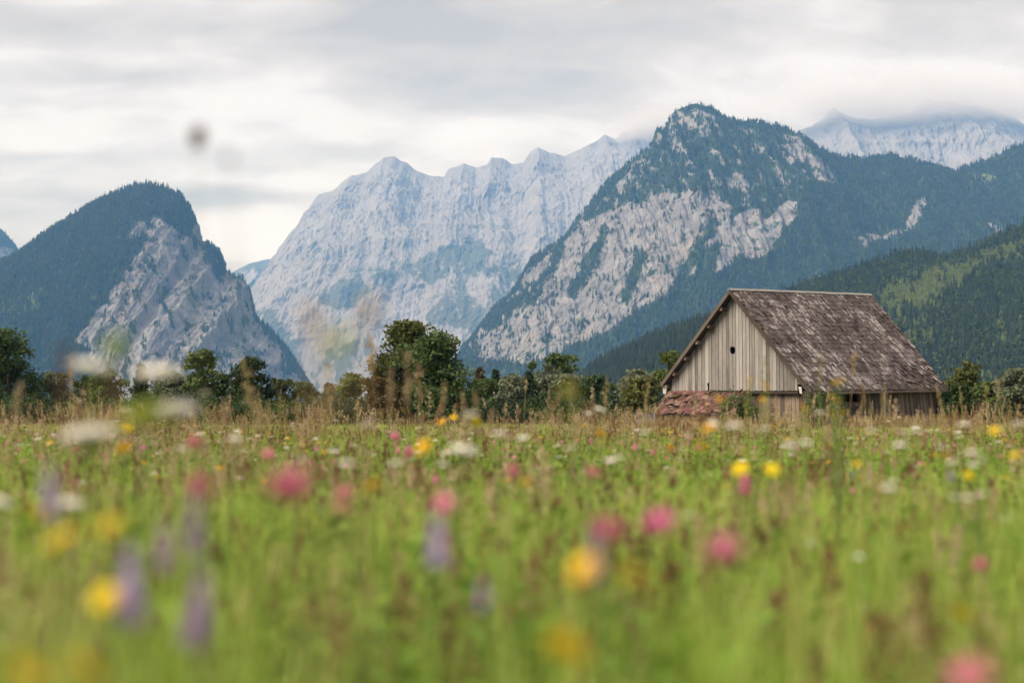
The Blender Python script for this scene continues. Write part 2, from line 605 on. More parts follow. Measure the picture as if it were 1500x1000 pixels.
RIGHT_SIL = [(590, 606), (640, 585), (668, 545), (680, 513), (689, 500), (706, 474), (723, 452), (749, 431), (766, 405), (779, 379), (805, 362), (826, 349), (843, 323), (861, 302), (878, 280),
             (895, 259), (916, 242), (938, 225), (955, 210), (962, 188), (967, 186), (972, 193), (981, 169), (998, 158), (1020, 151.5), (1041, 158), (1067, 175), (1093, 177), (1118, 181),
             (1136, 184), (1157, 190), (1179, 201), (1200, 218), (1226, 228), (1260, 233), (1302, 227), (1332, 233), (1358, 240), (1397, 253), (1423, 241), (1457, 230), (1483, 217),
             (1500, 211), (1560, 190), (1700, 170), (1900, 190)]
z6 = lambda pts: [(x / 2.3259 + 680, y / 2.3259 + 130) for x, y in pts]
z7 = lambda pts: [(x / 2.325 + 1100, y / 2.325 + 130) for x, y in pts]
R_MAIN = z6([(10, 870), (60, 800), (110, 745), (170, 700), (215, 610), (280, 560), (330, 525), (400, 455), (470, 430), (560, 395), (660, 375), (740, 352), (810, 350), (900, 385), (905, 440),
             (870, 520), (800, 560), (780, 640), (700, 690), (640, 730), (565, 775), (480, 835), (395, 865), (340, 905), (200, 940), (60, 930)])
R_B = z6([(860, 625), (868, 540), (880, 470), (940, 430), (1010, 405), (1030, 440), (1090, 385), (1135, 382), (1135, 430), (1085, 480), (1035, 560), (1000, 590), (950, 560), (900, 605), (880, 632)])
R_C = z6([(690, 150), (700, 95), (760, 75), (840, 80), (880, 100), (810, 150), (740, 130), (700, 165)])
R_D = z6([(1095, 150), (1140, 160), (1180, 215), (1240, 270), (1280, 320), (1210, 320), (1170, 250), (1110, 250), (1090, 200)])
R_E = z6([(890, 300), (930, 280), (970, 325), (960, 340), (900, 335)])
R_F = z7([(360, 495), (440, 495), (520, 470), (550, 410), (590, 365), (602, 395), (570, 450), (530, 490), (440, 520), (395, 540), (360, 530)])
R_G = z7([(795, 440), (830, 465), (865, 480), (850, 492), (810, 470)])
R_H = z7([(205, 660), (240, 590), (250, 500), (262, 540), (250, 600), (225, 665)])
R_I = z6([(620, 215), (655, 150), (670, 160), (650, 215), (580, 320), (490, 390), (470, 385)])
R_DK1 = z6([(700, 690), (760, 560), (850, 450), (880, 455), (800, 560), (760, 640)])
R_DK2 = z6([(540, 700), (560, 640), (600, 560), (620, 580), (580, 680), (550, 760)])
R_DK3 = z6([(60, 810), (130, 740), (200, 700), (260, 640), (330, 530), (345, 560), (280, 660), (260, 720), (170, 760), (90, 840)])
R_DK4 = z6([(350, 700), (420, 560), (470, 470), (500, 480), (450, 600), (380, 720)])
R_UP = z6([(360, 470), (430, 370), (560, 245), (660, 140), (690, 60), (800, 60), (900, 120), (1100, 140), (1200, 230), (1290, 320), (1180, 340), (1000, 400), (880, 430), (800, 350), (560, 390), (430, 440)])
right = terrain('mountain', RIGHT_SIL, 5000, 1500, 4.6, 270, 85, 280, M_ROCK,
                rocks=[(R_UP, .68), (R_MAIN, .17), (R_B, .02), (R_C, .30), (R_D, .25), (R_E, .2), (R_F, .2), (R_G, .2), (R_H, .45), (R_I, .45), (R_DK1, .85), (R_DK2, .8), (R_DK3, .75), (R_DK4, .75)],
                clearings=[(z7([(740, 308), (770, 300), (830, 298), (828, 312), (790, 318), (745, 318)]), 1.0)], label='broad wooded mountain with pale cliffs above the barn', seed=4.2, soft=5, jag=6, rockn=.42)

FAR_SIL = [(330, 480), (376, 453), (393, 427), (411, 376), (419, 354), (443, 319), (452, 306), (460, 293), (465, 286), (489, 278), (515, 256), (536, 254), (547, 243), (562, 231),
           (577, 229), (593, 237), (610, 250), (627, 257), (651, 259), (656, 248), (679, 240), (697, 246), (714, 241), (720, 231), (736, 232), (749, 240), (766, 239), (777, 222),
           (788, 216), (801, 222), (816, 226), (827, 229), (857, 215), (887, 198), (902, 204), (913, 193), (957, 186), (1010, 180), (1080, 190), (1140, 205), (1200, 260)]
z5 = lambda pts: [(x / 2.3077 + 350, y / 2.3077 + 150) for x, y in pts]
FAR_F = [(z5([(270, 640), (400, 570), (440, 600), (430, 640), (400, 680), (330, 700), (290, 690)]), .95), (z5([(540, 560), (640, 510), (720, 460), (790, 440), (850, 500), (870, 560), (800, 620), (720, 580), (620, 620)]), .72),
         (z5([(620, 720), (680, 640), (760, 600), (820, 690), (860, 720), (800, 780), (700, 740), (640, 760)]), .75), (z5([(860, 560), (960, 500), (1000, 520), (960, 600), (900, 700), (840, 690)]), .65),
         (z5([(225, 510), (260, 490), (270, 520), (235, 545)]), .8), (z5([(350, 495), (390, 475), (400, 490), (370, 520)]), .8), (z5([(60, 700), (140, 700), (200, 800), (240, 880), (200, 960), (120, 860)]), .85),
         (z5([(480, 350), (520, 390), (515, 400), (485, 370)]), .7), (z5([(420, 560), (540, 530), (560, 600), (500, 640), (440, 640)]), .68), (z5([(150, 630), (260, 560), (270, 580), (170, 660)]), .6),
         (z5([(240, 900), (300, 830), (420, 780), (470, 840), (380, 960), (260, 990)]), .62), (z5([(800, 780), (930, 660), (960, 690), (840, 820)]), .8)]
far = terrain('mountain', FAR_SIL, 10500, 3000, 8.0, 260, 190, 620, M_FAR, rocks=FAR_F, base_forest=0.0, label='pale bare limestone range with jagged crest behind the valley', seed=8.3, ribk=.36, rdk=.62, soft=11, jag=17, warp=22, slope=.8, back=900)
FARR_SIL = [(1080, 260), (1130, 215), (1169, 192), (1190, 184), (1203, 176), (1213, 164), (1222, 157), (1229, 163), (1245, 171), (1275, 175), (1308, 172), (1335, 165), (1349, 152), (1362, 146), (1378, 150), (1395, 148), (1410, 155), (1424, 153), (1445, 159), (1457, 162), (1487, 173), (1500, 182),
            (1560, 210), (1700, 250), (1850, 300)]
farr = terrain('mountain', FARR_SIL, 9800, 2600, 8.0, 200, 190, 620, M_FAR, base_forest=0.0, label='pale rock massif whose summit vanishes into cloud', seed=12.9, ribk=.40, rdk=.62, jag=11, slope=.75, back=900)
BACK_SIL = [(250, 470), (300, 420), (340, 399), (365, 386), (390, 380), (412, 378), (470, 372), (540, 400)]
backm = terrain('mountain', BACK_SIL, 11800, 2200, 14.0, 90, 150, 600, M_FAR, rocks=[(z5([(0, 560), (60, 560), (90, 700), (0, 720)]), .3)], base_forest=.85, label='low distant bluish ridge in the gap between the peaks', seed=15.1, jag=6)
FL_SIL = [(-420, 330), (-200, 262), (-100, 270), (-40, 300), (0, 334), (12, 346), (24, 360), (32, 373), (60, 420), (90, 470)]
farl = terrain('mountain', FL_SIL, 6800, 1500, 7.0, 120, 90, 320, M_ROCK, rocks=[(z5([(-830, 520), (-780, 540), (-720, 580), (-760, 640), (-900, 640)]), .15), ([(-60, 360), (10, 362), (30, 376), (10, 400), (-60, 400)], .15)], base_forest=.8,
               label='rocky shoulder with sparse trees behind the wooded peak', seed=19.0, jag=6)
HILL_SIL = [(1020, 590), (1060, 545), (1090, 500), (1120, 462), (1150, 438), (1173, 422), (1229, 407), (1272, 391), (1315, 378), (1345, 374), (1358, 374), (1369, 388), (1392, 380), (1427, 365), (1466, 348), (1500, 335), (1600, 300), (1800, 250), (2000, 260)]
CLEAR1 = z7([(430, 690), (520, 660), (640, 620), (760, 580), (870, 545), (930, 530), (930, 570), (840, 590), (740, 650), (690, 690), (620, 740), (560, 770), (500, 750), (510, 800), (450, 780)])
CLEAR2 = z7([(510, 720), (640, 690), (650, 720), (590, 760), (520, 760)])
hill = terrain('hill', HILL_SIL, 2000, 900, 5.0, 120, 22, 220, M_HILL, base_forest=1.0, clearings=[(CLEAR1, .8), (CLEAR2, 1.0), (z7([(480, 800), (600, 760), (640, 830), (560, 900), (500, 880)]), .4), (z7([(780, 860), (930, 800), (930, 870), (820, 920)]), .4)], label='wooded hillside with a pale felled clearing behind the barn', seed=23.0, jag=2, slope=.9, back=400, vstretch=.8, soft=9, warp=16)
SPUR_SIL = [(820, 606), (842, 570), (860, 552), (885, 533), (920, 515), (960, 496), (1000, 480), (1041, 468), (1075, 466), (1120, 480), (1180, 515), (1240, 560), (1290, 606)]
spur = terrain('hill', SPUR_SIL, 1500, 420, 4.0, 90, 24, 240, M_HILL, base_forest=1.0, label='dark conifer spur running down behind the left of the barn', seed=27.0, jag=2, slope=.9, back=400, vstretch=.8)


# ------------------------------------------------------------------ forest
def conifer_mesh(name, h, r, layers, sides, seed, mat):
    rg = np.random.default_rng(seed)
    mb = MB()
    mb.tube([(0, 0, -1), (0, 0, h * .5), (0, 0, h * .98)], [h * .014, h * .010, .02], 4, False)
    for i in range(layers):
        t = i / layers
        z0 = h * (.10 + .82 * t)
        z1 = z0 + h * (.30 * (1 - t) + .10)
        rr = r * (1 - t) ** .85 * rg.uniform(.85, 1.15) + .15
        a = np.linspace(0, 2 * math.pi, sides * 2, endpoint=False) + rg.uniform(0, 6)
        rad = np.where(np.arange(sides * 2) % 2 == 0, rr, rr * .55) * rg.uniform(.75, 1.2, sides * 2)
        zz = z0 - .12 * rad + np.where(np.arange(sides * 2) % 2 == 0, 0, .25 * rr)
        v = np.vstack([np.stack([rad * np.cos(a), rad * np.sin(a), zz], 1), [(0, 0, min(z1, h))]])
        k = sides * 2
        mb.add(v, tris=[(j, (j + 1) % k, k) for j in range(k)])
    return mb.mesh(name, mat)


def round_tree_mesh(name, h, r, n, seed, mat):
    rg = np.random.default_rng(seed)
    mb = MB()
    mb.tube([(0, 0, -1), (0, 0, h * .4), (0, 0, h * .8)], [h * .018, h * .014, .03], 4, False)
    v, t = [], []
    for i in range(n):
        d = rg.normal(size=3)
        d /= np.linalg.norm(d)
        c = np.array([0, 0, h * .58]) + d * np.array([r, r, h * .38]) * rg.uniform(.55, 1.0)
        s = h * rg.uniform(.06, .11)
        e = rg.normal(size=(3, 3)) * s
        t.append((len(v), len(v) + 1, len(v) + 2))
        v += list(c + e)
    mb.add(v, tris=t)
    return mb.mesh(name, mat)


def foliage_mat(name, cols, trans=.25, nscale=.6, rough=.7):
    m, n, out = mat_new(name)
    oi = n('ShaderNodeObjectInfo')
    g = n('ShaderNodeNewGeometry')
    nz = n.noise(g.outputs['Position'], nscale, 4, .65)
    f = n.math('ADD', n.math('MULTIPLY', oi.outputs['Random'], .55), n.math('MULTIPLY', nz, .6), clamp=True)
    k = len(cols)
    c = n.ramp(f, [(.15 + .75 * i / max(1, k - 1), cols[i]) for i in range(k)])
    p = n('ShaderNodeBsdfPrincipled')
    p.inputs['Roughness'].default_value = rough
    p.inputs['Specular IOR Level'].default_value = .2
    n.link(c, p.inputs['Base Color'])
    t = n('ShaderNodeBsdfTranslucent')
    n.link(c, t.inputs['Color'])
    mx = n('ShaderNodeMixShader')
    mx.inputs[0].default_value = trans
    n.link(p.outputs[0], mx.inputs[1])
    n.link(t.outputs[0], mx.inputs[2])
    n.link(mx.outputs[0], out.inputs[0])
    return m


M_CON = foliage_mat('spruce_needles', [(.011, .020, .012), (.020, .033, .018), (.036, .052, .024)], .1, .02)
M_CONH = foliage_mat('spruce_needles_green', [(.009, .018, .010), (.018, .032, .015), (.034, .052, .020)], .1, .02)
M_DEC = foliage_mat('beech_leaves', [(.028, .050, .016), (.045, .070, .022), (.070, .095, .030)], .2, .02)
M_YNG = foliage_mat('young_spruce', [(.080, .115, .034), (.112, .150, .044), (.150, .182, .06)], .2, .02)
S_CON = [source(conifer_mesh('spruce_%s' % a, 24, 3.6, 6, 6, i, M_CON)) for i, a in enumerate(('tall', 'broad', 'thin'))]
S_CONH = [source(conifer_mesh('hill_spruce_%s' % a, 24, 3.8, 9, 8, 10 + i, M_CONH)) for i, a in enumerate(('tall', 'broad', 'thin'))]
S_DEC = [source(round_tree_mesh('beech_far', 17, 4.6, 130, 5, M_DEC)), source(round_tree_mesh('beech_small', 14, 4.2, 110, 6, M_DEC))]
S_YNG = [source(conifer_mesh('young_spruce_tree', 9, 2.4, 5, 6, 30, M_YNG)), source(round_tree_mesh('young_beech', 8, 3.0, 90, 8, M_YNG))]


def sample(ter, n, prob, seed, frame=(-150, 1650)):
    P, q, fo, cl_ = ter
    rg = np.random.default_rng(seed)
    a, b, c, d = (P[q[:, i]] for i in range(4))
    area = .5 * np.linalg.norm(np.cross(c - a, d - b), axis=1)
    pf = prob(fo[q].mean(1), cl_[q].mean(1))
    cen = (a + c) / 2
    px, py = bearing(cen[:, 0], cen[:, 1], cen[:, 2])
    wgt = area * pf * ((px > frame[0]) & (px < frame[1]))
    wgt /= wgt.sum()
    f = rg.choice(len(q), n, p=wgt)
    u, v = rg.random((2, n, 1))
    pts = (a[f] * (1 - u) + b[f] * u) * (1 - v) + (d[f] * (1 - u) + c[f] * u) * v
    return pts, rg


def forest(name, ter, n, seed, sources, prob, smin, smax, label, frame=(-150, 1650)):
    pts, rg = sample(ter, n, prob, seed, frame)
    rot = np.stack([rg.normal(0, .03, n), rg.normal(0, .03, n), rg.uniform(0, 6.28, n)], 1)
    s = smin + (smax - smin) * rg.random(n) ** 1.3
    sv = np.stack([s * rg.uniform(.8, 1.15, n), s * rg.uniform(.8, 1.15, n), s * rg.uniform(.9, 1.15, n)], 1)
    return scatter(name, pts, rot, s, rg.integers(0, len(sources), n), sources, label, svec=sv)


pr = lambda fo, cl: np.clip(fo - .15, 0, 1) ** 1.4 * (1 - .93 * cl) + .0
forest('forest', left, 19000, 1, S_CON + [S_DEC[0]], pr, .55, 1.05, 'dark conifers covering the wooded left peak')
forest('forest', right, 46000, 2, S_CON + [S_DEC[0]], pr, .45, 1.0, 'conifers clinging to the mountain above the barn', (600, 1650))
forest('forest', farl, 3000, 3, S_CON, pr, .5, 1.0, 'thin conifers on the rocky shoulder at the left', (-150, 150))
forest('forest', hill, 13000, 4, S_CONH + S_DEC + [S_YNG[1]], lambda fo, c: np.clip(fo, 0, 1) * (1 - c) ** 2 + .004, .42, .85, 'dense spruces on the hillside behind the barn', (950, 1700))
forest('undergrowth', hill, 12000, 5, S_YNG, lambda fo, c: np.clip(c - .1, 0, 1) ** 1.5 + .07, .3, 1.0, 'light green saplings in the hillside clearing', (950, 1700))
forest('forest', spur, 7500, 6, S_CON + S_CONH[:1], lambda fo, c: np.clip(fo, 0, 1), .30, .62, 'dark spruces on the low spur left of the barn', (780, 1400))

# ------------------------------------------------------------------ haze
def haze():
    m, n, out = mat_new('valley_haze')
    pv = n('ShaderNodeVolumePrincipled')
    pv.inputs['Color'].default_value = (0.17, 0.45, 0.98, 1)
    pv.inputs['Absorption Color'].default_value = (1, 1, 1, 1)
    pv.inputs['Density'].default_value = 7.2e-5
    pv.inputs['Anisotropy'].default_value = 0.0
    n.link(pv.outputs[0], out.inputs['Volume'])
    mb = MB()
    mb.box((0, 5600, 1274), (9000, 0, 0), (0, 7500, 0), (0, 0, 1276))
    tag(obj('haze', mb.mesh('haze', m)), 'thin blue air filling the valley', kind='stuff')


haze()


def mist():
    """cloud wrapped round the summits of the far massif"""
    m, n, out = mat_new('summit_mist')
    tcx = n('ShaderNodeTexCoord')
    g = n('ShaderNodeNewGeometry')
    sp = n('ShaderNodeSeparateXYZ')
    n.link(tcx.outputs['Generated'], sp.inputs[0])
    def hump(o, c, wd):
        q = n.math('DIVIDE', n.math('SUBTRACT', o, c), wd)
        return n.math('SUBTRACT', 1.0, n.math('MULTIPLY', q, q), clamp=True)
    zr = n.math('MULTIPLY', n.math('MULTIPLY', sp.outputs[2], 4.4, clamp=True), n.math('MULTIPLY', n.math('SUBTRACT', 1.0, sp.outputs[2]), 1.25, clamp=True))
    e = n.math('MULTIPLY', hump(sp.outputs[0], .5, .5), zr)
    e = n.math('MULTIPLY', e, hump(sp.outputs[1], .5, .5))
    nz = n.noise(g.outputs['Position'], .0042, 6, .68, sc=(.7, .7, 1.5))
    dn_ = n.math('MULTIPLY', n.math('SUBTRACT', n.math('ADD', e, n.math('MULTIPLY', nz, 1.0)), .80, clamp=True), .0085)
    pv = n('ShaderNodeVolumePrincipled')
    pv.inputs['Color'].default_value = (.74, .73, .75, 1)
    n.link(dn_, pv.inputs['Density'])
    n.link(pv.outputs[0], out.inputs['Volume'])
    for px0, px1, py0, py1, D in ((1010, 1700, 56, 197, 9500), (870, 1040, 120, 216, 10150)):
        a, b = at(px0, py1, D), at(px1, py0, D)
        mb = MB()
        cz, hz = (a[2] + b[2]) / 2, (b[2] - a[2]) / 2
        mb.box((0, 0, 0), ((b[0] - a[0]) / 2, 0, 0), (0, 420, 0), (0, 0, hz))
        tag(obj('mist', mb.mesh('mist', m), None, ((a[0] + b[0]) / 2, D, cz)), 'low cloud hanging round the far summits', kind='stuff')


mist()
# ------------------------------------------------------------------ barn
def wood_mat(name, cols, rough=.85, streak=True):
    m, n, out = mat_new(name)
    oi = n('ShaderNodeObjectInfo')
    g = n('ShaderNodeNewGeometry')
    off = n('ShaderNodeVectorMath', operation='SCALE')
    off.inputs[0].default_value = (31, 17, 3)
    n.link(oi.outputs['Random'], off.inputs['Scale'])
    ad = n('ShaderNodeVectorMath', operation='ADD')
    n.link(g.outputs['Position'], ad.inputs[0])
    n.link(off.outputs[0], ad.inputs[1])
    p0 = ad.outputs[0]
    gr = n.noise(p0, 9.0, 7, .68, .3, sc=(4.5, 4.5, .14))
    st = n.noise(p0, 1.6, 5, .6, .4, sc=(1, 1, .35))
    f = n.math('ADD', n.math('MULTIPLY', gr, .55), n.math('ADD', n.math('MULTIPLY', st, .35), n.math('MULTIPLY', n.math('SUBTRACT', oi.outputs['Random'], .4), .30)))
    c = n.ramp(f, [(.28, cols[0]), (.46, cols[1]), (.66, cols[2])])
    bm = n('ShaderNodeBump')
    bm.inputs['Strength'].default_value = .5
    bm.inputs['Distance'].default_value = .012
    n.link(gr, bm.inputs['Height'])
    p = n('ShaderNodeBsdfPrincipled')
    p.inputs['Roughness'].default_value = rough
    p.inputs['Specular IOR Level'].default_value = .2
    n.link(c, p.inputs['Base Color'])
    n.link(bm.outputs[0], p.inputs['Normal'])
    n.link(p.outputs[0], out.inputs[0])
    return m


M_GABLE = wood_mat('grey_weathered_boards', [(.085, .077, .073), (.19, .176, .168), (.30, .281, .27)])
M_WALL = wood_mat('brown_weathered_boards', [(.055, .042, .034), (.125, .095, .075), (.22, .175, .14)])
M_DARKW = wood_mat('dark_old_wood', [(.03, .024, .02), (.06, .048, .04), (.11, .09, .075)])
M_PALE = wood_mat('bleached_wood', [(.30, .29, .28), (.42, .41, .40), (.55, .54, .53)])


def shingle_mat():
    m, n, out = mat_new('lichened_shingles')
    g = n('ShaderNodeNewGeometry')
    a = n('ShaderNodeAttribute', attribute_name='tint')
    pos = g.outputs['Position']
    patch = n.noise(pos, .55, 5, .6, .5, sc=(1, 1, 1.5))
    fine = n.noise(pos, 5.5, 6, .7, .3)
    f = n.math('ADD', n.math('MULTIPLY', a.outputs['Fac'], .34), n.math('ADD', n.math('MULTIPLY', patch, .74), n.math('MULTIPLY', fine, .42)))
    c = n.ramp(f, [(.46, (.024, .018, .018)), (.64, (.062, .048, .048)), (.80, (.110, .088, .088)), (.93, (.30, .27, .265))])
    ms = n.ramp(n.noise(pos, .9, 5, .65), [(.56, 0.0), (.70, 1.0)])
    c = n.mix(n.math('MULTIPLY', ms, .30), c, (.105, .080, .045))
    bm = n('ShaderNodeBump')
    bm.inputs['Strength'].default_value = .7
    bm.inputs['Distance'].default_value = .03
    n.link(fine, bm.inputs['Height'])
    p = n('ShaderNodeBsdfPrincipled')
    p.inputs['Roughness'].default_value = .9
    p.inputs['Specular IOR Level'].default_value = .15
    n.link(c, p.inputs['Base Color'])
    n.link(bm.outputs[0], p.inputs['Normal'])
    n.link(p.outputs[0], out.inputs[0])
    return m


M_SHING = shingle_mat()

A_N = at(1069, 424, 70.0)
A_F = at(1275, 432, 78.4)
E_RN = at(1187, 573, 66.6)
E_LN = at(969, 562, 73.3)
E_RF = at(1388, 569, 75.0)
g2 = E_RN[:2] - E_LN[:2]
g2 /= np.linalg.norm(g2)
GD = np.array([g2[0], g2[1], 0])                  # along the gable, left end to right end
RD = np.array([-g2[1], g2[0], 0])                 # along the ridge, away from the viewer
if RD[1] < 0:
    RD = -RD
E_LF = E_LN + (A_F - A_N) + (E_RF - E_RN - (A_F - A_N)) * .5
BASE = np.array([*((A_N + A_F + E_RN + E_LF) / 4)[:2], 0.0])
barn = obj('barn', None, None, BASE)
tag(barn, 'weathered wooden hay barn with steep mossy shingle roof standing in the meadow', 'barn')


def part(name, mb, mat, parent=barn, label=None, smooth=False, off=None):
    me = mb if isinstance(mb, bpy.types.Mesh) else mb.mesh(name, mat, BASE if off is None else off, smooth)
    o = obj(name, me, parent)
    if label:
        o['label'] = label
    return o


def bil(c00, c10, c11, c01, u, v):
    u, v = np.asarray(u)[..., None], np.asarray(v)[..., None]
    return (c00 * (1 - u) + c10 * u) * (1 - v) + (c01 * (1 - u) + c11 * u) * v


# gable wall, boards hung from the verge down to the jetty line
wall_in = .45
G0 = A_N + RD * wall_in
s_of = lambda p: float((p - A_N)[:2] @ GD[:2])
sR, sL = s_of(E_RN), s_of(E_LN)
zA, zR, zL = A_N[2], E_RN[2], E_LN[2]


def roof_z(s):
    return zA + (zR - zA) * s / sR if s >= 0 else zA + (zL - zA) * s / sL


def s_at_px(px, inset):
    """distance along the gable wall that lies on the bearing of px"""
    d = at(px, 500, 1.0)
    o = (A_N + RD * inset)[:2]
    M = np.array([[GD[0], -d[0]], [GD[1], -d[1]]])
    return float(np.linalg.solve(M, -o)[0])


def wall_board(mb, O, adir, ndir, outline, t):
    """a board: outline of (s, z) points in the wall plane, t thick"""
    f = [O[:2] + adir[:2] * s for s, z in outline]
    a = [np.array([p[0], p[1], z]) for p, (s, z) in zip(f, outline)]
    mb.prism(a, [p + ndir * t for p in a])


s0, s1 = s_at_px(984, wall_in), s_at_px(1168, wall_in)
zb = lambda s: at(1000, 572, 1)[2] * 0 + np.interp(s, [s0, s1], [at(984, 572, (G0 + GD * s0)[1])[2], at(1168, 572, (G0 + GD * s1)[1])[2]])
rg = np.random.default_rng(21)
hole_s = s_at_px(1073, wall_in)
hole_z = at(1073, 513, (G0 + GD * hole_s)[1])[2]
crack_s = s_at_px(1038.5, wall_in)
s = s0
edges = [s0]
while edges[-1] < s1 - .15:
    edges.append(edges[-1] + rg.uniform(.15, .27))
edges[-1] = s1
edges = np.array(edges)
edges = edges[abs(edges - hole_s) > .12]
edges = np.sort(np.append(edges, hole_s + .01))
edges[np.argmin(abs(edges - crack_s))] = crack_s
for a, b in zip(edges[:-1], edges[1:]):
    gp = rg.uniform(.006, .016)
    a2, b2 = a + gp, b - gp
    za, zb_ = zb(a) + rg.normal(0, .018), zb(b) + rg.normal(0, .018)
    ta, tb = roof_z(a2) - .17, roof_z(b2) - .17
    o_ = [(a2, za), (b2, zb_)]
    if abs(b - hole_s) < .03:       # the left half of the knocked-out hole
        o_ += [(b2, hole_z - .19), (b2 - .10, hole_z - .16), (b2 - .15, hole_z + .0), (b2 - .13, hole_z + .15), (b2 - .03, hole_z + .20), (b2, hole_z + .18)]
    if abs(b - crack_s) < .02:
        o_ = [(a2, za), (b2 - .08, zb_ + .02), (b2 - .06, zb_ + .16), (b2 - .11, zb_ + .36), (b2, zb_ + .42)]
    o_ += [(b2, tb)]
    if a2 < 0 < b2:
        o_ += [(0, roof_z(0) - .17)]
    o_ += [(a2, ta)]
    if abs(a - hole_s) < .03:
        o_ += [(a2, hole_z + .17), (a2 + .07, hole_z + .19), (a2 + .15, hole_z + .10), (a2 + .16, hole_z - .06), (a2 + .09, hole_z - .20), (a2, hole_z - .17)]
    mb = MB()
    wall_board(mb, G0 + RD * rg.uniform(0, .018), GD, -RD, o_, .03)
    part('board', mb, M_GABLE)

# jetty beam, lower gable wall set back in the shade
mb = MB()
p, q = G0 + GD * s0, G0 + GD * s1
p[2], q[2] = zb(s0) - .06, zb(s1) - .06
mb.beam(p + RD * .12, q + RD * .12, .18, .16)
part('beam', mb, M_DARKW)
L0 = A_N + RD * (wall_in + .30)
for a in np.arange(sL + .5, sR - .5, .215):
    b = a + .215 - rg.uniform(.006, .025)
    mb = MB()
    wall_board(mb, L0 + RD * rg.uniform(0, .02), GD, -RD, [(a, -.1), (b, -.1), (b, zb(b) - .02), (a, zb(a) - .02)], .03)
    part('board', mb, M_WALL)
# far gable and left wall close the barn
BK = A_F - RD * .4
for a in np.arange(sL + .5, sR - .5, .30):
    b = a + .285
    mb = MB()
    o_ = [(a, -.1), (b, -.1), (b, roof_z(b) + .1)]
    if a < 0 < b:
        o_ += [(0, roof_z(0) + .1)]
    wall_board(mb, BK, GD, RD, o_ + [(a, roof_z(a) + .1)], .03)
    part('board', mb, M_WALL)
LEN = float((A_F - A_N)[:2] @ RD[:2])
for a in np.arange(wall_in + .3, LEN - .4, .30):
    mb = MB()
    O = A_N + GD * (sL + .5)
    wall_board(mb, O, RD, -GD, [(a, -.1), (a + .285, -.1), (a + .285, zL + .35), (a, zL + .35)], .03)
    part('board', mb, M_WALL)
# long wall under the eave
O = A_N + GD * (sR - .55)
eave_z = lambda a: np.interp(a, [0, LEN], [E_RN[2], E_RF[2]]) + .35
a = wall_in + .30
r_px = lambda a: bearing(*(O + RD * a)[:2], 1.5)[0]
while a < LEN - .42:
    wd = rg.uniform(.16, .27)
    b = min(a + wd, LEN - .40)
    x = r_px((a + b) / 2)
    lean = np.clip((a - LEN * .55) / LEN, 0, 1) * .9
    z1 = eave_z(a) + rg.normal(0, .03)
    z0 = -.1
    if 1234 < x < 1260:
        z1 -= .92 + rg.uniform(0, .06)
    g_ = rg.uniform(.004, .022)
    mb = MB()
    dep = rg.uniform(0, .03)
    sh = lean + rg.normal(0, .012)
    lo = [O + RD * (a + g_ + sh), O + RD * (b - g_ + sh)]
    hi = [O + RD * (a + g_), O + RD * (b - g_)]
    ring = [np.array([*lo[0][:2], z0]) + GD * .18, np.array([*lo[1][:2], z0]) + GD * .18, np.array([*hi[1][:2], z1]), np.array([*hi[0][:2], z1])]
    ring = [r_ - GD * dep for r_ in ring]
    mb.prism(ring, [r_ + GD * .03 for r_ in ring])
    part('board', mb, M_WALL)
    a = b


def a_at(px):
    return float(np.interp(px, [r_px(t) for t in np.linspace(0, LEN, 40)], np.linspace(0, LEN, 40)))


def on_long(px, z, out=.05):
    p_ = O + RD * a_at(px) + GD * out
    p_[2] = z
    return p_


mb = MB()
mb.beam(on_long(1229, 1.22, .24), on_long(1262, 1.28, .24), .05, .09)
part('rail', mb, M_DARKW)
mb = MB()
mb.beam(on_long(1262, .2, .20), on_long(1262, 2.05, .13), .09, .13)
part('post', mb, M_WALL)
mb = MB()
mb.beam(on_long(1325, .25, .55), on_long(1340, 1.45, .25), .04, .13, up=tuple(GD))
part('prop', mb, M_GABLE, label='pale loose plank leaning against the long wall')

# roof: boarding under, shingle courses above
roof_mb = MB()
dn = np.array([0, 0, -.09])
for c in ((A_N, A_F, E_RF, E_RN), (A_N, A_F, E_LF, E_LN)):
    ring = [np.array(p_) for p_ in c]
    roof_mb.prism([p_ + dn for p_ in ring], [p_ + dn * .25 for p_ in ring])
roof = part('roof', roof_mb, M_DARKW)


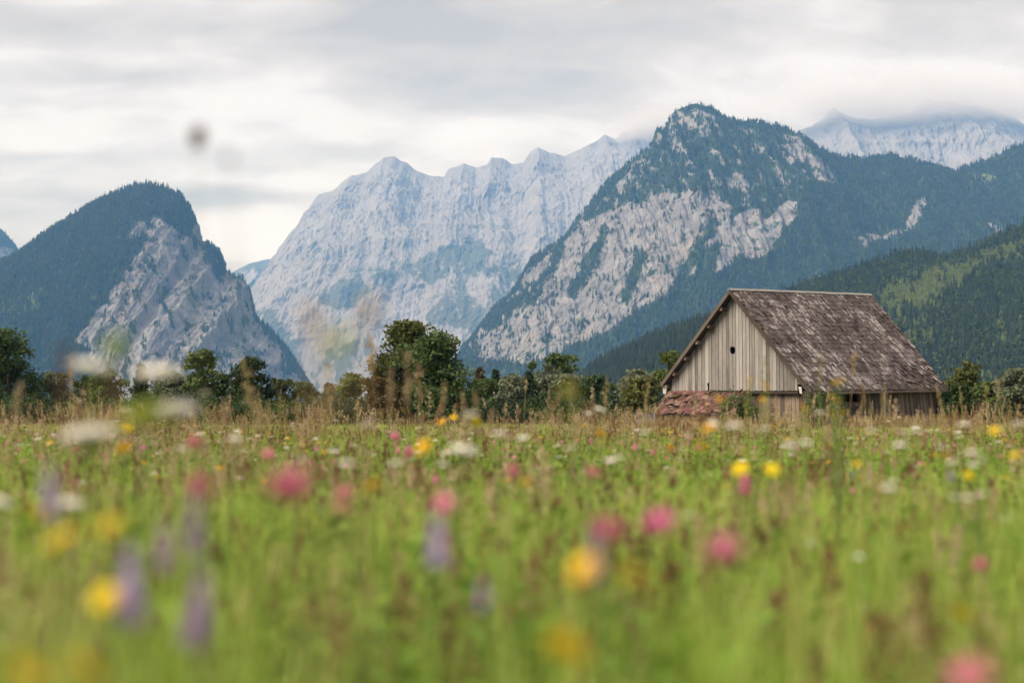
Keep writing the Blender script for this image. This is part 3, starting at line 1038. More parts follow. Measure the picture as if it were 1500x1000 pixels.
def shingles(c00, c10, c11, c01, rows, cols, seed, worn):
    rg = np.random.default_rng(seed)
    nrm = np.cross(c10 - c00, c01 - c00)
    nrm /= np.linalg.norm(nrm)
    if nrm[2] < 0:
        nrm = -nrm
    V, Q, T = [], [], []
    n0 = 0
    for i in range(rows):
        v0, v1 = i / rows - .25 / rows, (i + 1) / rows + rg.normal(0, .0012)
        u = -.004
        while u < 1.004:
            du = rg.uniform(.6, 1.5) / cols
            u2 = min(u + du, 1.004)
            mid = (u + u2) / 2
            pm = worn(mid, v1)
            if rg.random() < pm * .55:
                u = u2
                continue
            lift = rg.uniform(.008, .030) + (rg.uniform(0, .10) if rg.random() < .03 + pm else 0)
            vv = v1 + rg.normal(0, .0045) + (rg.uniform(-.02, .005) if rg.random() < .06 + pm else 0)
            sk = rg.normal(0, .0006)
            uu = np.array([u + .0006, u2 - .0006, u2 - .0006 + sk, u + .0006 + sk])
            vq = np.array([max(v0, 0.0), max(v0, 0.0), vv, vv])
            b = bil(c00, c10, c11, c01, uu, vq) + nrm * np.array([.0, .0, lift, lift])[:, None]
            tck = rg.uniform(.014, .026)
            V += [b, b + nrm * tck]
            Q.append(np.array([(0, 1, 5, 4), (1, 2, 6, 5), (2, 3, 7, 6), (3, 0, 4, 7), (4, 5, 6, 7)]) + n0)
            T += [rg.normal(.5, .22)] * 8
            n0 += 8
            u = u2
    me = fast_mesh('shingles', np.vstack(V) - BASE, np.vstack(Q), M_SHING)
    attr(me, 'tint', T)
    return me


wr = lambda u, v: .9 * math.exp(-((u - .84) / .12) ** 2 - ((v - .93) / .09) ** 2) + .5 * math.exp(-((u - 1) / .03) ** 2) * (v > .2) + .25 * math.exp(-((u - 0) / .02) ** 2)
sh = obj('shingles', shingles(A_N, A_F, E_RF, E_RN, 22, 84, 5, wr), roof)
sh['kind'] = 'stuff'
sh2 = obj('shingles', shingles(A_N, A_F, E_LF, E_LN, 22, 52, 6, lambda u, v: .05), roof)
sh2['kind'] = 'stuff'
mb = MB()
for i in range(14):
    p_, q_ = A_N + (A_F - A_N) * (i / 14 - .003), A_N + (A_F - A_N) * ((i + 1) / 14 + .003)
    sag = lambda t: -.10 * math.sin(math.pi * t) * 0
    for sd, e in ((1, E_RN), (-1, E_LN)):
        dv = (e - A_N) / np.linalg.norm(e - A_N)
        u_ = np.array([0, 0, .045 + rg.uniform(0, .015)])
        a_, b_ = p_ + u_, q_ + u_
        nn_ = np.cross(RD, dv)
        nn_ = nn_ if nn_[2] > 0 else -nn_
        mb.prism([a_, b_, b_ + dv * .15, a_ + dv * .15], [t_ + nn_ * .03 for t_ in (a_, b_, b_ + dv * .15, a_ + dv * .15)])
part('ridge_cap', mb, M_GABLE, roof)
for c, e in ((A_N, E_LN), (A_N, E_RN), (A_F, E_RF)):
    mb = MB()
    k = -1 if c is A_N else 1
    p_, q_ = c + RD * .03 * k + np.array([0, 0, -.09]), e + RD * .03 * k + np.array([0, 0, -.09])
    mb.beam(p_, q_, .04, .17, up=(0, 0, 1))
    part('verge_board', mb, M_DARKW, roof)
mb = MB()
mb.beam(E_RN + np.array([0, 0, -.10]), E_RF + np.array([0, 0, -.10]), .05, .10)
part('eave_board', mb, M_WALL, roof)
for t in (.14, .32, .49, .66, .83, .97):       # purlin ends poking out under the left verge
    c = A_N + (E_LN - A_N) * t + np.array([0, 0, -.28])
    mb = MB()
    mb.beam(c + RD * .04, c + RD * .9, .16, .18)
    part('purlin', mb, M_WALL)
for t in (.2, .42, .64, .86):
    c = A_N + (E_RN - A_N) * t + np.array([0, 0, -.28])
    mb = MB()
    mb.beam(c + RD * .06, c + RD * .9, .16, .18)
    part('purlin', mb, M_WALL)
c = at(973.5, 569.5, E_LN[1] - .05)
mb = MB()
mb.prism([c + GD * x + np.array([0, 0, z]) for x, z in ((-.14, .20), (-.10, -.24), (.09, -.24), (.13, .20))], [c + RD * .05 + GD * x + np.array([0, 0, z]) for x, z in ((-.14, .20), (-.10, -.24), (.09, -.24), (.13, .20))])
part('bracket', mb, M_PALE, label='pale end bracket below the left eave')
c = at(1172, 571, E_RN[1] + .5)
mb = MB()
mb.prism([c + GD * x + np.array([0, 0, z]) for x, z in ((-.10, .16), (-.02, -.16), (.10, -.18), (.08, .14))], [c + RD * .05 + GD * x + np.array([0, 0, z]) for x, z in ((-.10, .16), (-.02, -.16), (.10, -.18), (.08, .14))])
part('bracket', mb, M_PALE, label='pale end bracket below the right eave')

# collapsing tiled lean-to under the gable
M_TILE = simple('old_clay_tiles', (.105, .058, .046), .9, .9, scale=6)
M_TILE2 = simple('pale_clay_tiles', (.175, .112, .092), .9, .6, scale=6)
M_TILE3 = simple('dark_clay_tiles', (.085, .042, .034), .9, .8, scale=6)
T0 = G0 + GD * s_at_px(978, wall_in) - RD * .05
T1 = G0 + GD * s_at_px(1090, wall_in) - RD * .05
T0[2] = at(978, 576, T0[1])[2]
T1[2] = at(1088, 577, T1[1])[2]
B0, B1 = at(958, 607, T0[1] - 2.2), at(1074, 604, T1[1] - 2.2)
lt = MB()
dz_ = np.array([0, 0, -.10])
lt.prism([T0 + dz_, T1 + dz_, B1 + dz_, B0 + dz_], [T0 + dz_ * .4, T1 + dz_ * .4, B1 + dz_ * .4, B0 + dz_ * .4])
lean = part('lean_to_roof', lt, M_DARKW, label='sagging lean-to roof of broken red clay tiles')
nl = np.cross(T1 - T0, B0 - T0)
nl /= np.linalg.norm(nl)
nl = nl if nl[2] > 0 else -nl
tile_shapes = []
for k in range(4):
    mb = MB()
    x = np.linspace(-.15, .15, 6)
    zc = .05 * np.cos(x / .15 * 1.5)
    L_ = .22 if k < 3 else .12
    top = np.concatenate([np.stack([x, 0 * x - L_, zc], 1), np.stack([x, 0 * x + L_, zc + .012], 1)])
    low = top - np.array([0, 0, .018])
    v = np.vstack([top, low])
    qd = []
    for i in range(5):
        qd += [(i, i + 1, 7 + i, 6 + i), (12 + i + 1, 12 + i, 18 + i, 18 + i + 1), (i + 1, i, 12 + i, 13 + i), (6 + i, 7 + i, 19 + i, 18 + i)]
    qd += [(0, 6, 18, 12), (11, 5, 17, 23)]
    mb.add(v, qd)
    tile_shapes.append(mb.mesh('roof_tile', [M_TILE, M_TILE2, M_TILE3, M_TILE2][k]))
import mathutils
xa = (T1 - T0) / np.linalg.norm(T1 - T0)
ya = np.cross(nl, xa)
R0 = mathutils.Matrix([[xa[i], ya[i], nl[i]] for i in range(3)])
for i in range(8):
    for j in range(22):
        if rg.random() < .10:
            continue
        u_, v_ = (j + .5 + rg.normal(0, .14)) / 22, (i + .5 + rg.normal(0, .10)) / 8
        pos = bil(T0, T1, B1, B0, np.array(u_), np.array(v_)) + nl * (rg.uniform(.0, .05) + (rg.uniform(0, .12) if rg.random() < .25 else 0))
        wild = rg.random() < .35
        e = mathutils.Euler((rg.normal(.0, .10) + (rg.normal(0, .35) if wild else 0), rg.normal(0, .08) + (rg.normal(0, .3) if wild else 0), rg.normal(0, .08) + (rg.normal(0, .7) if wild else 0)))
        o_ = obj('roof_tile', tile_shapes[rg.choice(4, p=[.50, .20, .2, .10])], lean)
        o_.matrix_local = mathutils.Matrix.Translation(mathutils.Vector(pos - BASE)) @ (R0 @ e.to_matrix()).to_4x4()
mb = MB()
mb.tube([T0 - RD * .02 + np.array([0, 0, .06]) + (T1 - T0) * t for t in np.linspace(.0, .55, 5)], .08, 7)
part('ridge_tile', mb, M_TILE, lean, smooth=True)
for t in (.04, .36, .68, .98):
    p_ = B0 + (B1 - B0) * t + RD * .15 - np.array([0, 0, .12])
    mb = MB()
    mb.beam(np.array([p_[0], p_[1], -.1]), p_, .12, .12, up=(0, 1, 0))
    part('post', mb, M_WALL)
mb = MB()
mb.beam(B0 + dz_ * 1.6 + RD * .1, B1 + dz_ * 1.6 + RD * .1, .1, .12)
part('eave_board', mb, M_TILE, lean)
for j in range(10):
    p_ = B1 - np.array([0, 0, .12]) + RD * .18 - (B1 - B0) * (.03 + j * .098)
    mb = MB()
    mb.beam(np.array([p_[0], p_[1], -.1]), p_ + np.array([0, 0, rg.uniform(-.3, 0)]), .03, .24, up=tuple(RD))
    part('board', mb, M_WALL, lean)

# slatted crate in the grass beside the lean-to
cp_ = at(945, 607, 71.0)
cr = obj('crate', None, None, (cp_[0], cp_[1], 0))
tag(cr, 'pale slatted crate standing in tall grass beside the broken tile roof', 'crate')
for i in range(8):
    for dy in (-.35, .35):
        mb = MB()
        mb.box((0, dy, .2 + i * .105), (.42, 0, 0), (0, .012, 0), (0, 0, .036))
        obj('slat', mb.mesh('slat', M_GABLE), cr)
for sx in (-.42, 0, .42):
    for dy in (-.37, .37):
        mb = MB()
        mb.box((sx, dy + (.026 if dy > 0 else -.008), .48), (.035, 0, 0), (0, .014, 0), (0, 0, .50))
        obj('upright', mb.mesh('upright', M_GABLE), cr)
mb = MB()
mb.box((0, 0, .13), (.42, 0, 0), (0, .35, 0), (0, 0, .02))
obj('floor_board', mb.mesh('floor_board', M_PALE), cr)

# ------------------------------------------------------------------ trees at the meadow's edge
M_BARK = simple('bark', (.085, .068, .052), .95, .4, scale=5)


def leaf_cloud(pts, size, rg, elong=1.5, flat=.5):
    n = len(pts)
    d = rg.normal(size=(n, 3))
    d /= np.linalg.norm(d, axis=1)[:, None]
    nrm = rg.normal(size=(n, 3)) + np.array([0, -.2, flat * 2])
    e2 = np.cross(d, nrm)
    e2 /= np.linalg.norm(e2, axis=1)[:, None] + 1e-9
    s = size * rg.uniform(.6, 1.4, (n, 1))
    v = np.stack([pts - d * s * elong * .5, pts + e2 * s * .42, pts + d * s * elong * .5, pts - e2 * s * .42], 1).reshape(-1, 3)
    q = np.arange(n * 4).reshape(n, 4)
    return v, q


def broadleaf(px, pxw, pytop, depth, leaf_mat, label, cat='tree', n=7000, leaf=.19, lobes=22, seed=0, pyb=None, shape='round', twig=.0, name='deciduous_tree', low=.12, group=None):
    rg = np.random.default_rng(seed + 100)
    top = at(px, pytop - (7 if shape == 'bush' else 0), depth)
    n = int(n * 1.3)
    Hh = top[2]
    W = pxw / F * depth * (1.15 if shape != 'bush' else 1.2)
    root = obj(name, None, None, (top[0], depth, 0))
    tag(root, label, cat, group)
    mb = MB()
    lean = rg.normal(0, .03 * Hh)
    tp = [(0, 0, -.2), (lean * .2, 0, Hh * .25), (lean * .6, rg.normal(0, .1), Hh * .55), (lean, 0, Hh * .85)]
    r0 = .022 * Hh + .04
    mb.tube(tp, [r0, r0 * .75, r0 * .45, r0 * .12], 7)
    pts = []
    for i in range(lobes):
        if shape == 'round':
            t = rg.uniform(low + .06, 1)
            wz = math.sin(math.pi * min(1, max(0, (t - low + .12) / (1.12 - low))) ** .8) ** .6
            zc = Hh * (low + (.90 - low) * t)
        elif shape == 'column':
            t = rg.uniform(0, 1)
            wz = (.55 + .45 * math.sin(math.pi * t))
            zc = Hh * (low + (.92 - low) * t)
        else:                                   # bush
            t = rg.uniform(0, 1)
            wz = 1 - .40 * t ** 2
            zc = Hh * (.10 + .82 * t ** .8)
        a = rg.uniform(0, 6.28)
        rr = W / 2 * wz * math.sqrt(rg.uniform(.05, 1)) * .74
        c = np.array([rr * math.cos(a) + lean * t, rr * math.sin(a), zc])
        lr = W * rg.uniform(.13, .24) * (1.0 if shape != 'column' else 1.2)
        lr = min(lr, Hh * .2)
        if i < 1:
            c = np.array([lean, 0, Hh * .985 - lr * .8])
        c[2] = min(c[2], Hh - lr * .75)
        base = np.array([lean * .4, 0, max(Hh * .14, c[2] - rr * .9 - .15 * Hh)])
        mid = (base + c) / 2 + np.array([0, 0, .06 * Hh * rg.uniform(-.3, 1)])
        mb.tube([base, mid, c, c + (c - mid) * .5], [r0 * .34, r0 * .22, r0 * .10, .01], 5)
        # sprays inside each lobe: leaves gather at twig ends
        nt = max(6, int(n / lobes / 28))
        for k in range(nt):
            d = rg.normal(size=3)
            d /= np.linalg.norm(d)
            d[2] = d[2] * .8 + .12
            tip = c + d * lr * rg.uniform(.45, 1.15)
            if rg.random() < .35:
                mb.tube([c + d * lr * .1, (c + tip) / 2 + rg.normal(0, .03, 3), tip], [r0 * .07 + .008, .012, .006], 3, False)
            m_ = int(n / lobes / nt)
            sp = rg.normal(0, 1, (m_, 3)) * lr * np.array([.24, .24, .17])
            pts.append(tip + sp)
    pts = np.vstack(pts)
    pts = pts[(pts[:, 2] > .15) & (pts[:, 2] < Hh)]
    v, q = leaf_cloud(pts, leaf, rg)
    obj('trunk', mb.mesh('trunk', M_BARK, smooth=True), root)
    cr = obj('crown', fast_mesh('crown', v, q, leaf_mat), root)
    return root


def spruce(px, pxw, pytop, depth, mat, label, seed=0, group=None, name='spruce_tree'):
    rg = np.random.default_rng(seed + 500)
    top = at(px, pytop, depth)
    Hh, W = top[2], pxw / F * depth
    root = obj(name, None, None, (top[0], depth, 0))
    tag(root, label, 'tree', group)
    mb = MB()
    r0 = .02 * Hh + .03
    mb.tube([(0, 0, -.2), (0, 0, Hh * .5), (0, 0, Hh * .99)], [r0, r0 * .6, .015], 6)
    pts = []
    tiers = 20
    for i in range(tiers):
        t = i / (tiers - 1)
        z0 = Hh * (.07 + .90 * t)
        rad = W / 2 * (1 - t) ** .8 + .12
        nb = int(8 + 5 * (1 - t))
        for k in range(nb):
            a = rg.uniform(0, 6.28)
            L_ = rad * rg.uniform(.65, 1.12)
            tip = np.array([L_ * math.cos(a), L_ * math.sin(a), z0 - .28 * L_ + rg.normal(0, .05)])
            st = np.array([0, 0, z0])
            if k % 2 == 0:
                mb.tube([st, (st + tip) / 2 + np.array([0, 0, .05 * L_]), tip], [.03 * (1 - t) + .01, .015, .005], 3, False)
            m_ = int(26 * (.35 + L_ / (W / 2 + .01)))
            u_ = rg.random((m_, 1)) ** .7
            p_ = st + (tip - st) * u_ + rg.normal(0, 1, (m_, 3)) * np.array([.10, .10, .06]) * (1 + L_ * .35)
            p_[:, 2] -= .08 * rg.random(m_) * L_
            pts.append(p_)
    v, q = leaf_cloud(np.vstack(pts), .19, rg, 2.0, .2)
    obj('trunk', mb.mesh('trunk', M_BARK, smooth=True), root)
    obj('crown', fast_mesh('crown', v, q, mat), root)
    return root


L_OLIVE = foliage_mat('olive_leaves', [(.049, .060, .018), (.076, .088, .024), (.111, .117, .033)], .3, .9)
L_DARK = foliage_mat('dark_green_leaves', [(.025, .049, .017), (.043, .073, .025), (.071, .111, .034)], .3, .9)
L_MID = foliage_mat('mid_green_leaves', [(.044, .071, .021), (.079, .115, .034), (.122, .160, .044)], .3, .9)
L_GREY = foliage_mat('willow_leaves', [(.068, .088, .051), (.111, .133, .080), (.163, .185, .113)], .3, .9)
L_LITE = foliage_mat('light_green_leaves', [(.078, .104, .023), (.117, .150, .034), (.163, .189, .047)], .35, .9)
L_RUST = foliage_mat('rusty_leaves', [(.060, .046, .022), (.094, .067, .029), (.126, .096, .036)], .3, .9)
L_SPR = foliage_mat('dark_spruce_needles', [(.013, .026, .013), (.024, .042, .018), (.039, .060, .024)], .15, .9)
L_BRN = foliage_mat('brown_spruce_needles', [(.039, .029, .013), (.064, .046, .020), (.088, .068, .028)], .15, .9)

broadleaf(16, 84, 488, 104, L_DARK, 'tall dark ragged tree at the left end of the meadow edge', 'tree', 8500, leaf=.18, lobes=30, seed=1, low=.0, shape='bush', name='ragged_tree')
broadleaf(-22, 90, 512, 108, L_DARK, 'dark leafy tree cut off by the left border of the view', 'tree', 5000, seed=2)
broadleaf(78, 58, 552, 112, L_GREY, 'grey-green willow bush right of the tall ragged tree', 'bush', 3600, shape='bush', seed=3, name='willow_bush')
broadleaf(124, 44, 550, 118, L_DARK, 'dark green bushy tree left of the small pointed tree', 'tree', 3200, seed=4)
broadleaf(162, 56, 546, 114, L_MID, 'mid green round bush behind the lime green umbel', 'bush', 3600, shape='bush', seed=5, name='bush')
spruce(208, 40, 533, 118, L_DARK, 'narrow dark pointed tree between two round bushes', 6)
broadleaf(246, 50, 550, 116, L_GREY, 'low grey-green willow left of the open-crowned tree', 'bush', 3400, shape='bush', seed=7, name='willow_bush')
broadleaf(288, 56, 511, 108, L_MID, 'open-crowned green tree standing below the grey cliff', 'tree', 4200, seed=8, low=.2)
broadleaf(326, 44, 548, 112, L_DARK, 'small dark tree in the gap left of the dense dark pine', 'tree', 3000, seed=9)
broadleaf(367, 64, 521, 104, L_SPR, 'dense dark pine with flat rounded top', 'tree', 6500, leaf=.17, seed=10, low=.08, name='pine_tree')
broadleaf(416, 58, 562, 110, L_OLIVE, 'thin olive bush right of the dense dark pine', 'bush', 2200, leaf=.17, shape='bush', seed=11, name='bush')
broadleaf(450, 40, 566, 116, L_MID, 'small mid green bush below the cleft between the mountains', 'bush', 2400, shape='bush', seed=12, name='bush')
spruce(482, 44, 562, 108, L_SPR, 'small dark spruce left of the light green bush', 13)
broadleaf(520, 62, 546, 112, L_LITE, 'light green tree at the left foot of the big olive tree', 'tree', 3600, seed=14, low=.1)
broadleaf(594, 108, 469, 100, L_OLIVE, 'big olive green broad tree, tallest of the meadow edge', 'tree', 13000, leaf=.20, lobes=34, seed=15, low=.0)
broadleaf(638, 108, 482, 97, L_DARK, 'large dark green tree grown together with the olive one', 'tree', 12000, leaf=.20, lobes=34, seed=16, low=.0)
broadleaf(560, 60, 560, 96, L_RUST, 'rusty low shrub below the big olive tree', 'bush', 3000, shape='bush', seed=17, name='bush')
spruce(703, 40, 538, 128, L_BRN, 'brownish spruce right of the large dark green tree', 18)
spruce(726, 34, 541, 132, L_SPR, 'small dark spruce beside the brownish one', 19)
spruce(750, 30, 548, 136, L_SPR, 'faint dark spruce behind the green shrubs', 20)
broadleaf(720, 56, 562, 118, L_MID, 'low green shrub below the brownish spruce', 'bush', 3200, shape='bush', seed=21, name='bush')
broadleaf(757, 60, 556, 116, L_GREY, 'grey-green willow shrub left of the black-green spruce', 'bush', 3600, shape='bush', seed=22, name='willow_bush')
spruce(775, 40, 545, 108, L_SPR, 'black-green spruce in front of the pale willows', 23)
broadleaf(781, 20, 529, 126, L_MID, 'slim green tree tip rising behind the black-green spruce', 'tree', 1800, shape='column', lobes=10, seed=24)
broadleaf(805, 66, 534, 118, L_GREY, 'wide grey willow left of the tall feathery trees', 'tree', 4800, seed=25, low=.05, name='willow_tree')
broadleaf(818, 40, 517, 126, L_MID, 'tall feathery green tree in the middle of the shrubs', 'tree', 3200, shape='column', seed=26, lobes=14)
broadleaf(840, 40, 520, 128, L_MID, 'feathery green tree with a browner right side', 'tree', 3200, shape='column', seed=27, lobes=14)
broadleaf(820, 74, 556, 110, L_GREY, 'pale grey-green willow in front of the tall feathery trees', 'bush', 4600, shape='bush', seed=28, name='willow_bush')
broadleaf(862, 56, 556, 114, L_DARK, 'rounded dark shrub right of the feathery trees', 'bush', 3800, shape='bush', seed=29, name='bush')
broadleaf(892, 50, 566, 118, L_MID, 'low rusty green shrub midway to the barn', 'bush', 3000, shape='bush', seed=30, name='bush')
broadleaf(935, 76, 541, 106, L_GREY, 'rounded grey-green willow left of the barn', 'tree', 6000, seed=31, low=.03, name='willow_tree')
broadleaf(936, 62, 560, 98, L_OLIVE, 'olive shrub in front of the rounded willow by the barn', 'bush', 3600, shape='bush', seed=32, name='bush')
broadleaf(985, 50, 514, 112, L_LITE, 'light green tree peeping out behind the left roof slope', 'tree', 4200, seed=33, low=.05)
broadleaf(1413, 62, 528, 106, L_OLIVE, 'olive green tree just right of the barn', 'tree', 5200, seed=34, low=.06)
broadleaf(1398, 44, 570, 94, L_DARK, 'dark shrub hugging the right corner of the barn', 'bush', 3000, shape='bush', seed=35, name='bush')
broadleaf(1452, 50, 566, 100, L_MID, 'low green shrub between the olive tree and the grey willow', 'bush', 3200, shape='bush', seed=36, name='bush')
broadleaf(1492, 70, 540, 96, L_GREY, 'large grey willow at the right border of the view', 'tree', 6000, seed=37, low=.05, name='willow_tree')
broadleaf(1545, 60, 545, 100, L_DARK, 'dark tree cut off by the right border of the view', 'tree', 4000, seed=38)
broadleaf(1100, 90, 575, 118, L_DARK, 'dark shrub behind the barn', 'bush', 2000, shape='bush', seed=39, name='bush') if False else None

# shrubs and brambles closing the gaps under the trees
def bush_mesh(name, mat, seed):
    rg = np.random.default_rng(seed)
    c = rg.normal(0, 1, (26, 3)) * np.array([.55, .45, .30]) + np.array([0, 0, .75])
    pts = np.vstack([k + rg.normal(0, .20, (64, 3)) for k in c])
    pts[:, 2] = np.abs(pts[:, 2])
    v, q = leaf_cloud(pts, .085, rg)
    return fast_mesh(name, v, q, mat)


n_ = 620
X = RNG.uniform(-52, 56, n_)
Yd = RNG.uniform(94, 122, n_)
ok = np.abs(X) < Yd * .46
X, Yd = X[ok], Yd[ok]
pts = np.stack([X, Yd, np.full(len(X), -.1)], 1)
sc_ = RNG.uniform(.6, 1.6, len(X))
scatter('undergrowth', pts, np.stack([0 * X, 0 * X, RNG.uniform(0, 6.28, len(X))], 1), sc_, RNG.integers(0, 4, len(X)),
        [source(bush_mesh('thicket_%s' % nm, mt, i)) for i, (nm, mt) in enumerate((('dark', L_DARK), ('mid', L_MID), ('deep', L_SPR), ('olive', L_OLIVE)))], 'tangled shrubs and brambles along the meadow edge')
for pos_, lab in (((1083, 590, 68.5), 'dark green bramble growing against the gable below the boards'), ((1207, 592, 66.0), 'dark bramble climbing the long wall beside the barn corner')):
    p_ = at(*pos_)
    o_ = obj('bramble', bush_mesh('bramble', L_DARK, 60), None, (p_[0], p_[1], 0))
    o_.scale = (.95, .7, 1.25)
    tag(o_, lab, 'bush')
# ------------------------------------------------------------------ meadow
def grass_mat(name, cols, trans=.45):
    return foliage_mat(name, cols, trans, 3.0, .6)


M_G1 = grass_mat('meadow_grass', [(.14, .22, .022), (.24, .35, .042), (.36, .45, .09), (.52, .53, .18)])
M_G2 = grass_mat('meadow_herb', [(.075, .145, .016), (.13, .235, .028), (.22, .33, .05)])
M_G3 = grass_mat('lush_grass', [(.10, .21, .022), (.17, .32, .04), (.26, .40, .065)])
M_DRY = grass_mat('dry_stalk', [(.20, .14, .065), (.30, .21, .105), (.40, .29, .16)], .3)
M_SEED = grass_mat('seed_heads', [(.27, .185, .10), (.40, .295, .175), (.53, .42, .28)], .35)
M_RUSTY = grass_mat('rusty_seed', [(.09, .04, .022), (.14, .062, .035), (.20, .095, .05)], .25)


def blades(rg, n, rad, h0, h1, w0, w1, segs=4, bend=.35):
    V, Q = [], []
    n0 = 0
    for i in range(n):
        a, b = rg.uniform(0, 6.28), rg.uniform(0, 6.28)
        r = rad * math.sqrt(rg.random())
        h, wd = rg.uniform(h0, h1), rg.uniform(w0, w1)
        bd = h * rg.uniform(.05, bend)
        t = np.linspace(0, 1, segs + 1)
        c = np.stack([r * math.cos(a) + bd * t ** 2 * math.cos(b), r * math.sin(a) + bd * t ** 2 * math.sin(b), h * (t - .10 * t ** 3 * (bd / h) * 4)], 1)
        sd = np.array([-math.sin(b + rg.normal(0, .4)), math.cos(b), 0])
        ww = wd * (1 - t ** 1.6) * .5 + .0004
        v = np.stack([c - sd * ww[:, None], c + sd * ww[:, None]], 1).reshape(-1, 3)
        V.append(v)
        Q.append(np.array([(2 * k, 2 * k + 1, 2 * k + 3, 2 * k + 2) for k in range(segs)]) + n0)
        n0 += len(v)
    return V, Q, n0


def grass_mesh(name, mat, seed, *a, **k):
    V, Q, n0 = blades(np.random.default_rng(seed), *a, **k)
    return fast_mesh(name, np.vstack(V), np.vstack(Q), mat)


def herb_mesh(name, mat, seed, n, rad, h0, h1, ls):
    rg = np.random.default_rng(seed)
    mb = MB()
    P = []
    for i in range(n):
        a = rg.uniform(0, 6.28)
        r = rad * math.sqrt(rg.random())
        h = rg.uniform(h0, h1)
        p0 = np.array([r * math.cos(a), r * math.sin(a), 0])
        p1 = p0 + np.array([rg.normal(0, .06), rg.normal(0, .06), h])
        mb.tube([p0, (p0 + p1) / 2 + rg.normal(0, .01, 3), p1], [.0016, .0013, .0009], 3, False)
        for k in range(rg.integers(4, 9)):
            P.append(p0 + (p1 - p0) * rg.uniform(.25, 1) + rg.normal(0, ls * .5, 3))
    v, q = leaf_cloud(np.array(P), ls, rg, 1.7, .6)
    mb.add(v, q)
    return mb.mesh(name, mat)


def panicle(mb, base, tip, rg, n, spread, size):
    base, tip = np.asarray(base), np.asarray(tip)
    t = rg.random((n, 1))
    p = base + (tip - base) * t + rg.normal(0, 1, (n, 3)) * spread * np.sin(np.pi * np.clip(t * .9 + .08, 0, 1)) ** .8
    v, q = leaf_cloud(p, size, rg, 2.2, 0)
    mb.add(v, q)


def seed_grass(name, ms, mh, seed, n, rad, h0, h1, pl=.12, sp=.010, size=.008, cnt=46, r_st=.0011):
    """stalks with loose seed heads"""
    rg = np.random.default_rng(seed)
    a_, b_ = MB(), MB()
    for i in range(n):
        a = rg.uniform(0, 6.28)
        r = rad * math.sqrt(rg.random())
        h = rg.uniform(h0, h1)
        p0 = np.array([r * math.cos(a), r * math.sin(a), 0])
        d = np.array([rg.normal(0, .07), rg.normal(0, .07), 1]) * h
        p1 = p0 + d * (1 - pl / h * .8)
        a_.tube([p0, p0 + d * .5 + rg.normal(0, .008, 3), p1, p0 + d], [r_st * 1.5, r_st * 1.2, r_st, r_st * .6], 3, False)
        panicle(b_, p1 - d * .02, p0 + d, rg, cnt, sp, size)
    va, vb = np.vstack(a_.v), np.vstack(b_.v)
    qa, qb = np.vstack(a_.q), np.vstack(b_.q) + len(va)
    me = fast_mesh(name, np.vstack([va, vb]), np.vstack([qa, qb]), ms)
    me.materials.append(mh)
    me.polygons.foreach_set('material_index', np.concatenate([np.zeros(len(qa), np.int32), np.ones(len(qb), np.int32)]))
    return me


def wedge(n, y0, y1, seed, power=1.0, marg=1.5):
    rg = np.random.default_rng(seed)
    u = rg.random(n)
    y = (y0 ** (power + 1) + u * (y1 ** (power + 1) - y0 ** (power + 1))) ** (1 / (power + 1))
    x = rg.uniform(-1, 1, n) * (y * .40 + marg)
    return x, y, rg


def in_barn(x, y):
    dv = np.stack([x - A_N[0], y - A_N[1]], 1)
    a, b = dv @ GD[:2], dv @ RD[:2]
    hit = (a > sL + .4) & (a < sR - .3) & (b > wall_in - 2.0 * (a < 0) + .1) & (b < LEN - .3)
    return hit


def strew(name, n, y0, y1, seed, srcs, s0, s1, label, power=1.0, marg=1.5, tilt=.12, near=.0, patch=None):
    x, y, rg = wedge(n, y0, y1, seed, power, marg)
    ok = ~in_barn(x, y) & (np.hypot(x, y) > near)
    if patch is not None:
        ok &= rg.random(len(x)) < patch(x, y)
    x, y = x[ok], y[ok]
    k = len(x)
    s = rg.uniform(s0, s1, k) * (1 + .22 * fbm(x / 1.7 + seed, y / 1.7, x * 0, 3))
    z = np.zeros(k)
    return scatter(name, np.stack([x, y, z], 1), np.stack([rg.normal(0, tilt, k), rg.normal(0, tilt, k), rg.uniform(0, 6.28, k)], 1), s, rg.integers(0, len(srcs), k), srcs, label)


g_near = [source(grass_mesh('grass_tuft_a', M_G1, 1, 46, .07, .26, .56, .003, .006)), source(grass_mesh('grass_tuft_b', M_G3, 2, 40, .08, .22, .50, .004, .008, bend=.5)),
          source(grass_mesh('grass_tuft_c', M_G1, 3, 44, .06, .30, .60, .002, .004, bend=.25))]
g_herb = [source(herb_mesh('herb_a', M_G2, 4, 16, .12, .18, .44, .035)), source(herb_mesh('herb_b', M_G3, 5, 16, .12, .20, .48, .028)), source(herb_mesh('herb_c', M_G2, 6, 12, .14, .15, .38, .05))]
g_far = [source(grass_mesh('far_grass_a', M_G1, 7, 90, .40, .28, .56, .006, .013, 3)), source(grass_mesh('far_grass_b', M_G3, 8, 90, .40, .25, .50, .007, .014, 3)), source(grass_mesh('far_grass_c', M_G1, 9, 90, .40, .25, .58, .005, .010, 3))]
s_near = [source(seed_grass('stalks_a', M_DRY, M_SEED, 10, 9, .14, .50, .72)), source(seed_grass('stalks_b', M_DRY, M_SEED, 11, 8, .16, .46, .68, .16, .016, .007)), source(seed_grass('stalks_c', M_G1, M_G1, 12, 9, .15, .45, .68, .14, .012, .007))]
s_rust = [source(seed_grass('sorrel_a', M_DRY, M_RUSTY, 13, 4, .16, .42, .66, .20, .012, .010, 60)), source(seed_grass('plantain_heads', M_G2, M_RUSTY, 14, 7, .14, .36, .60, .030, .004, .006, 60))]
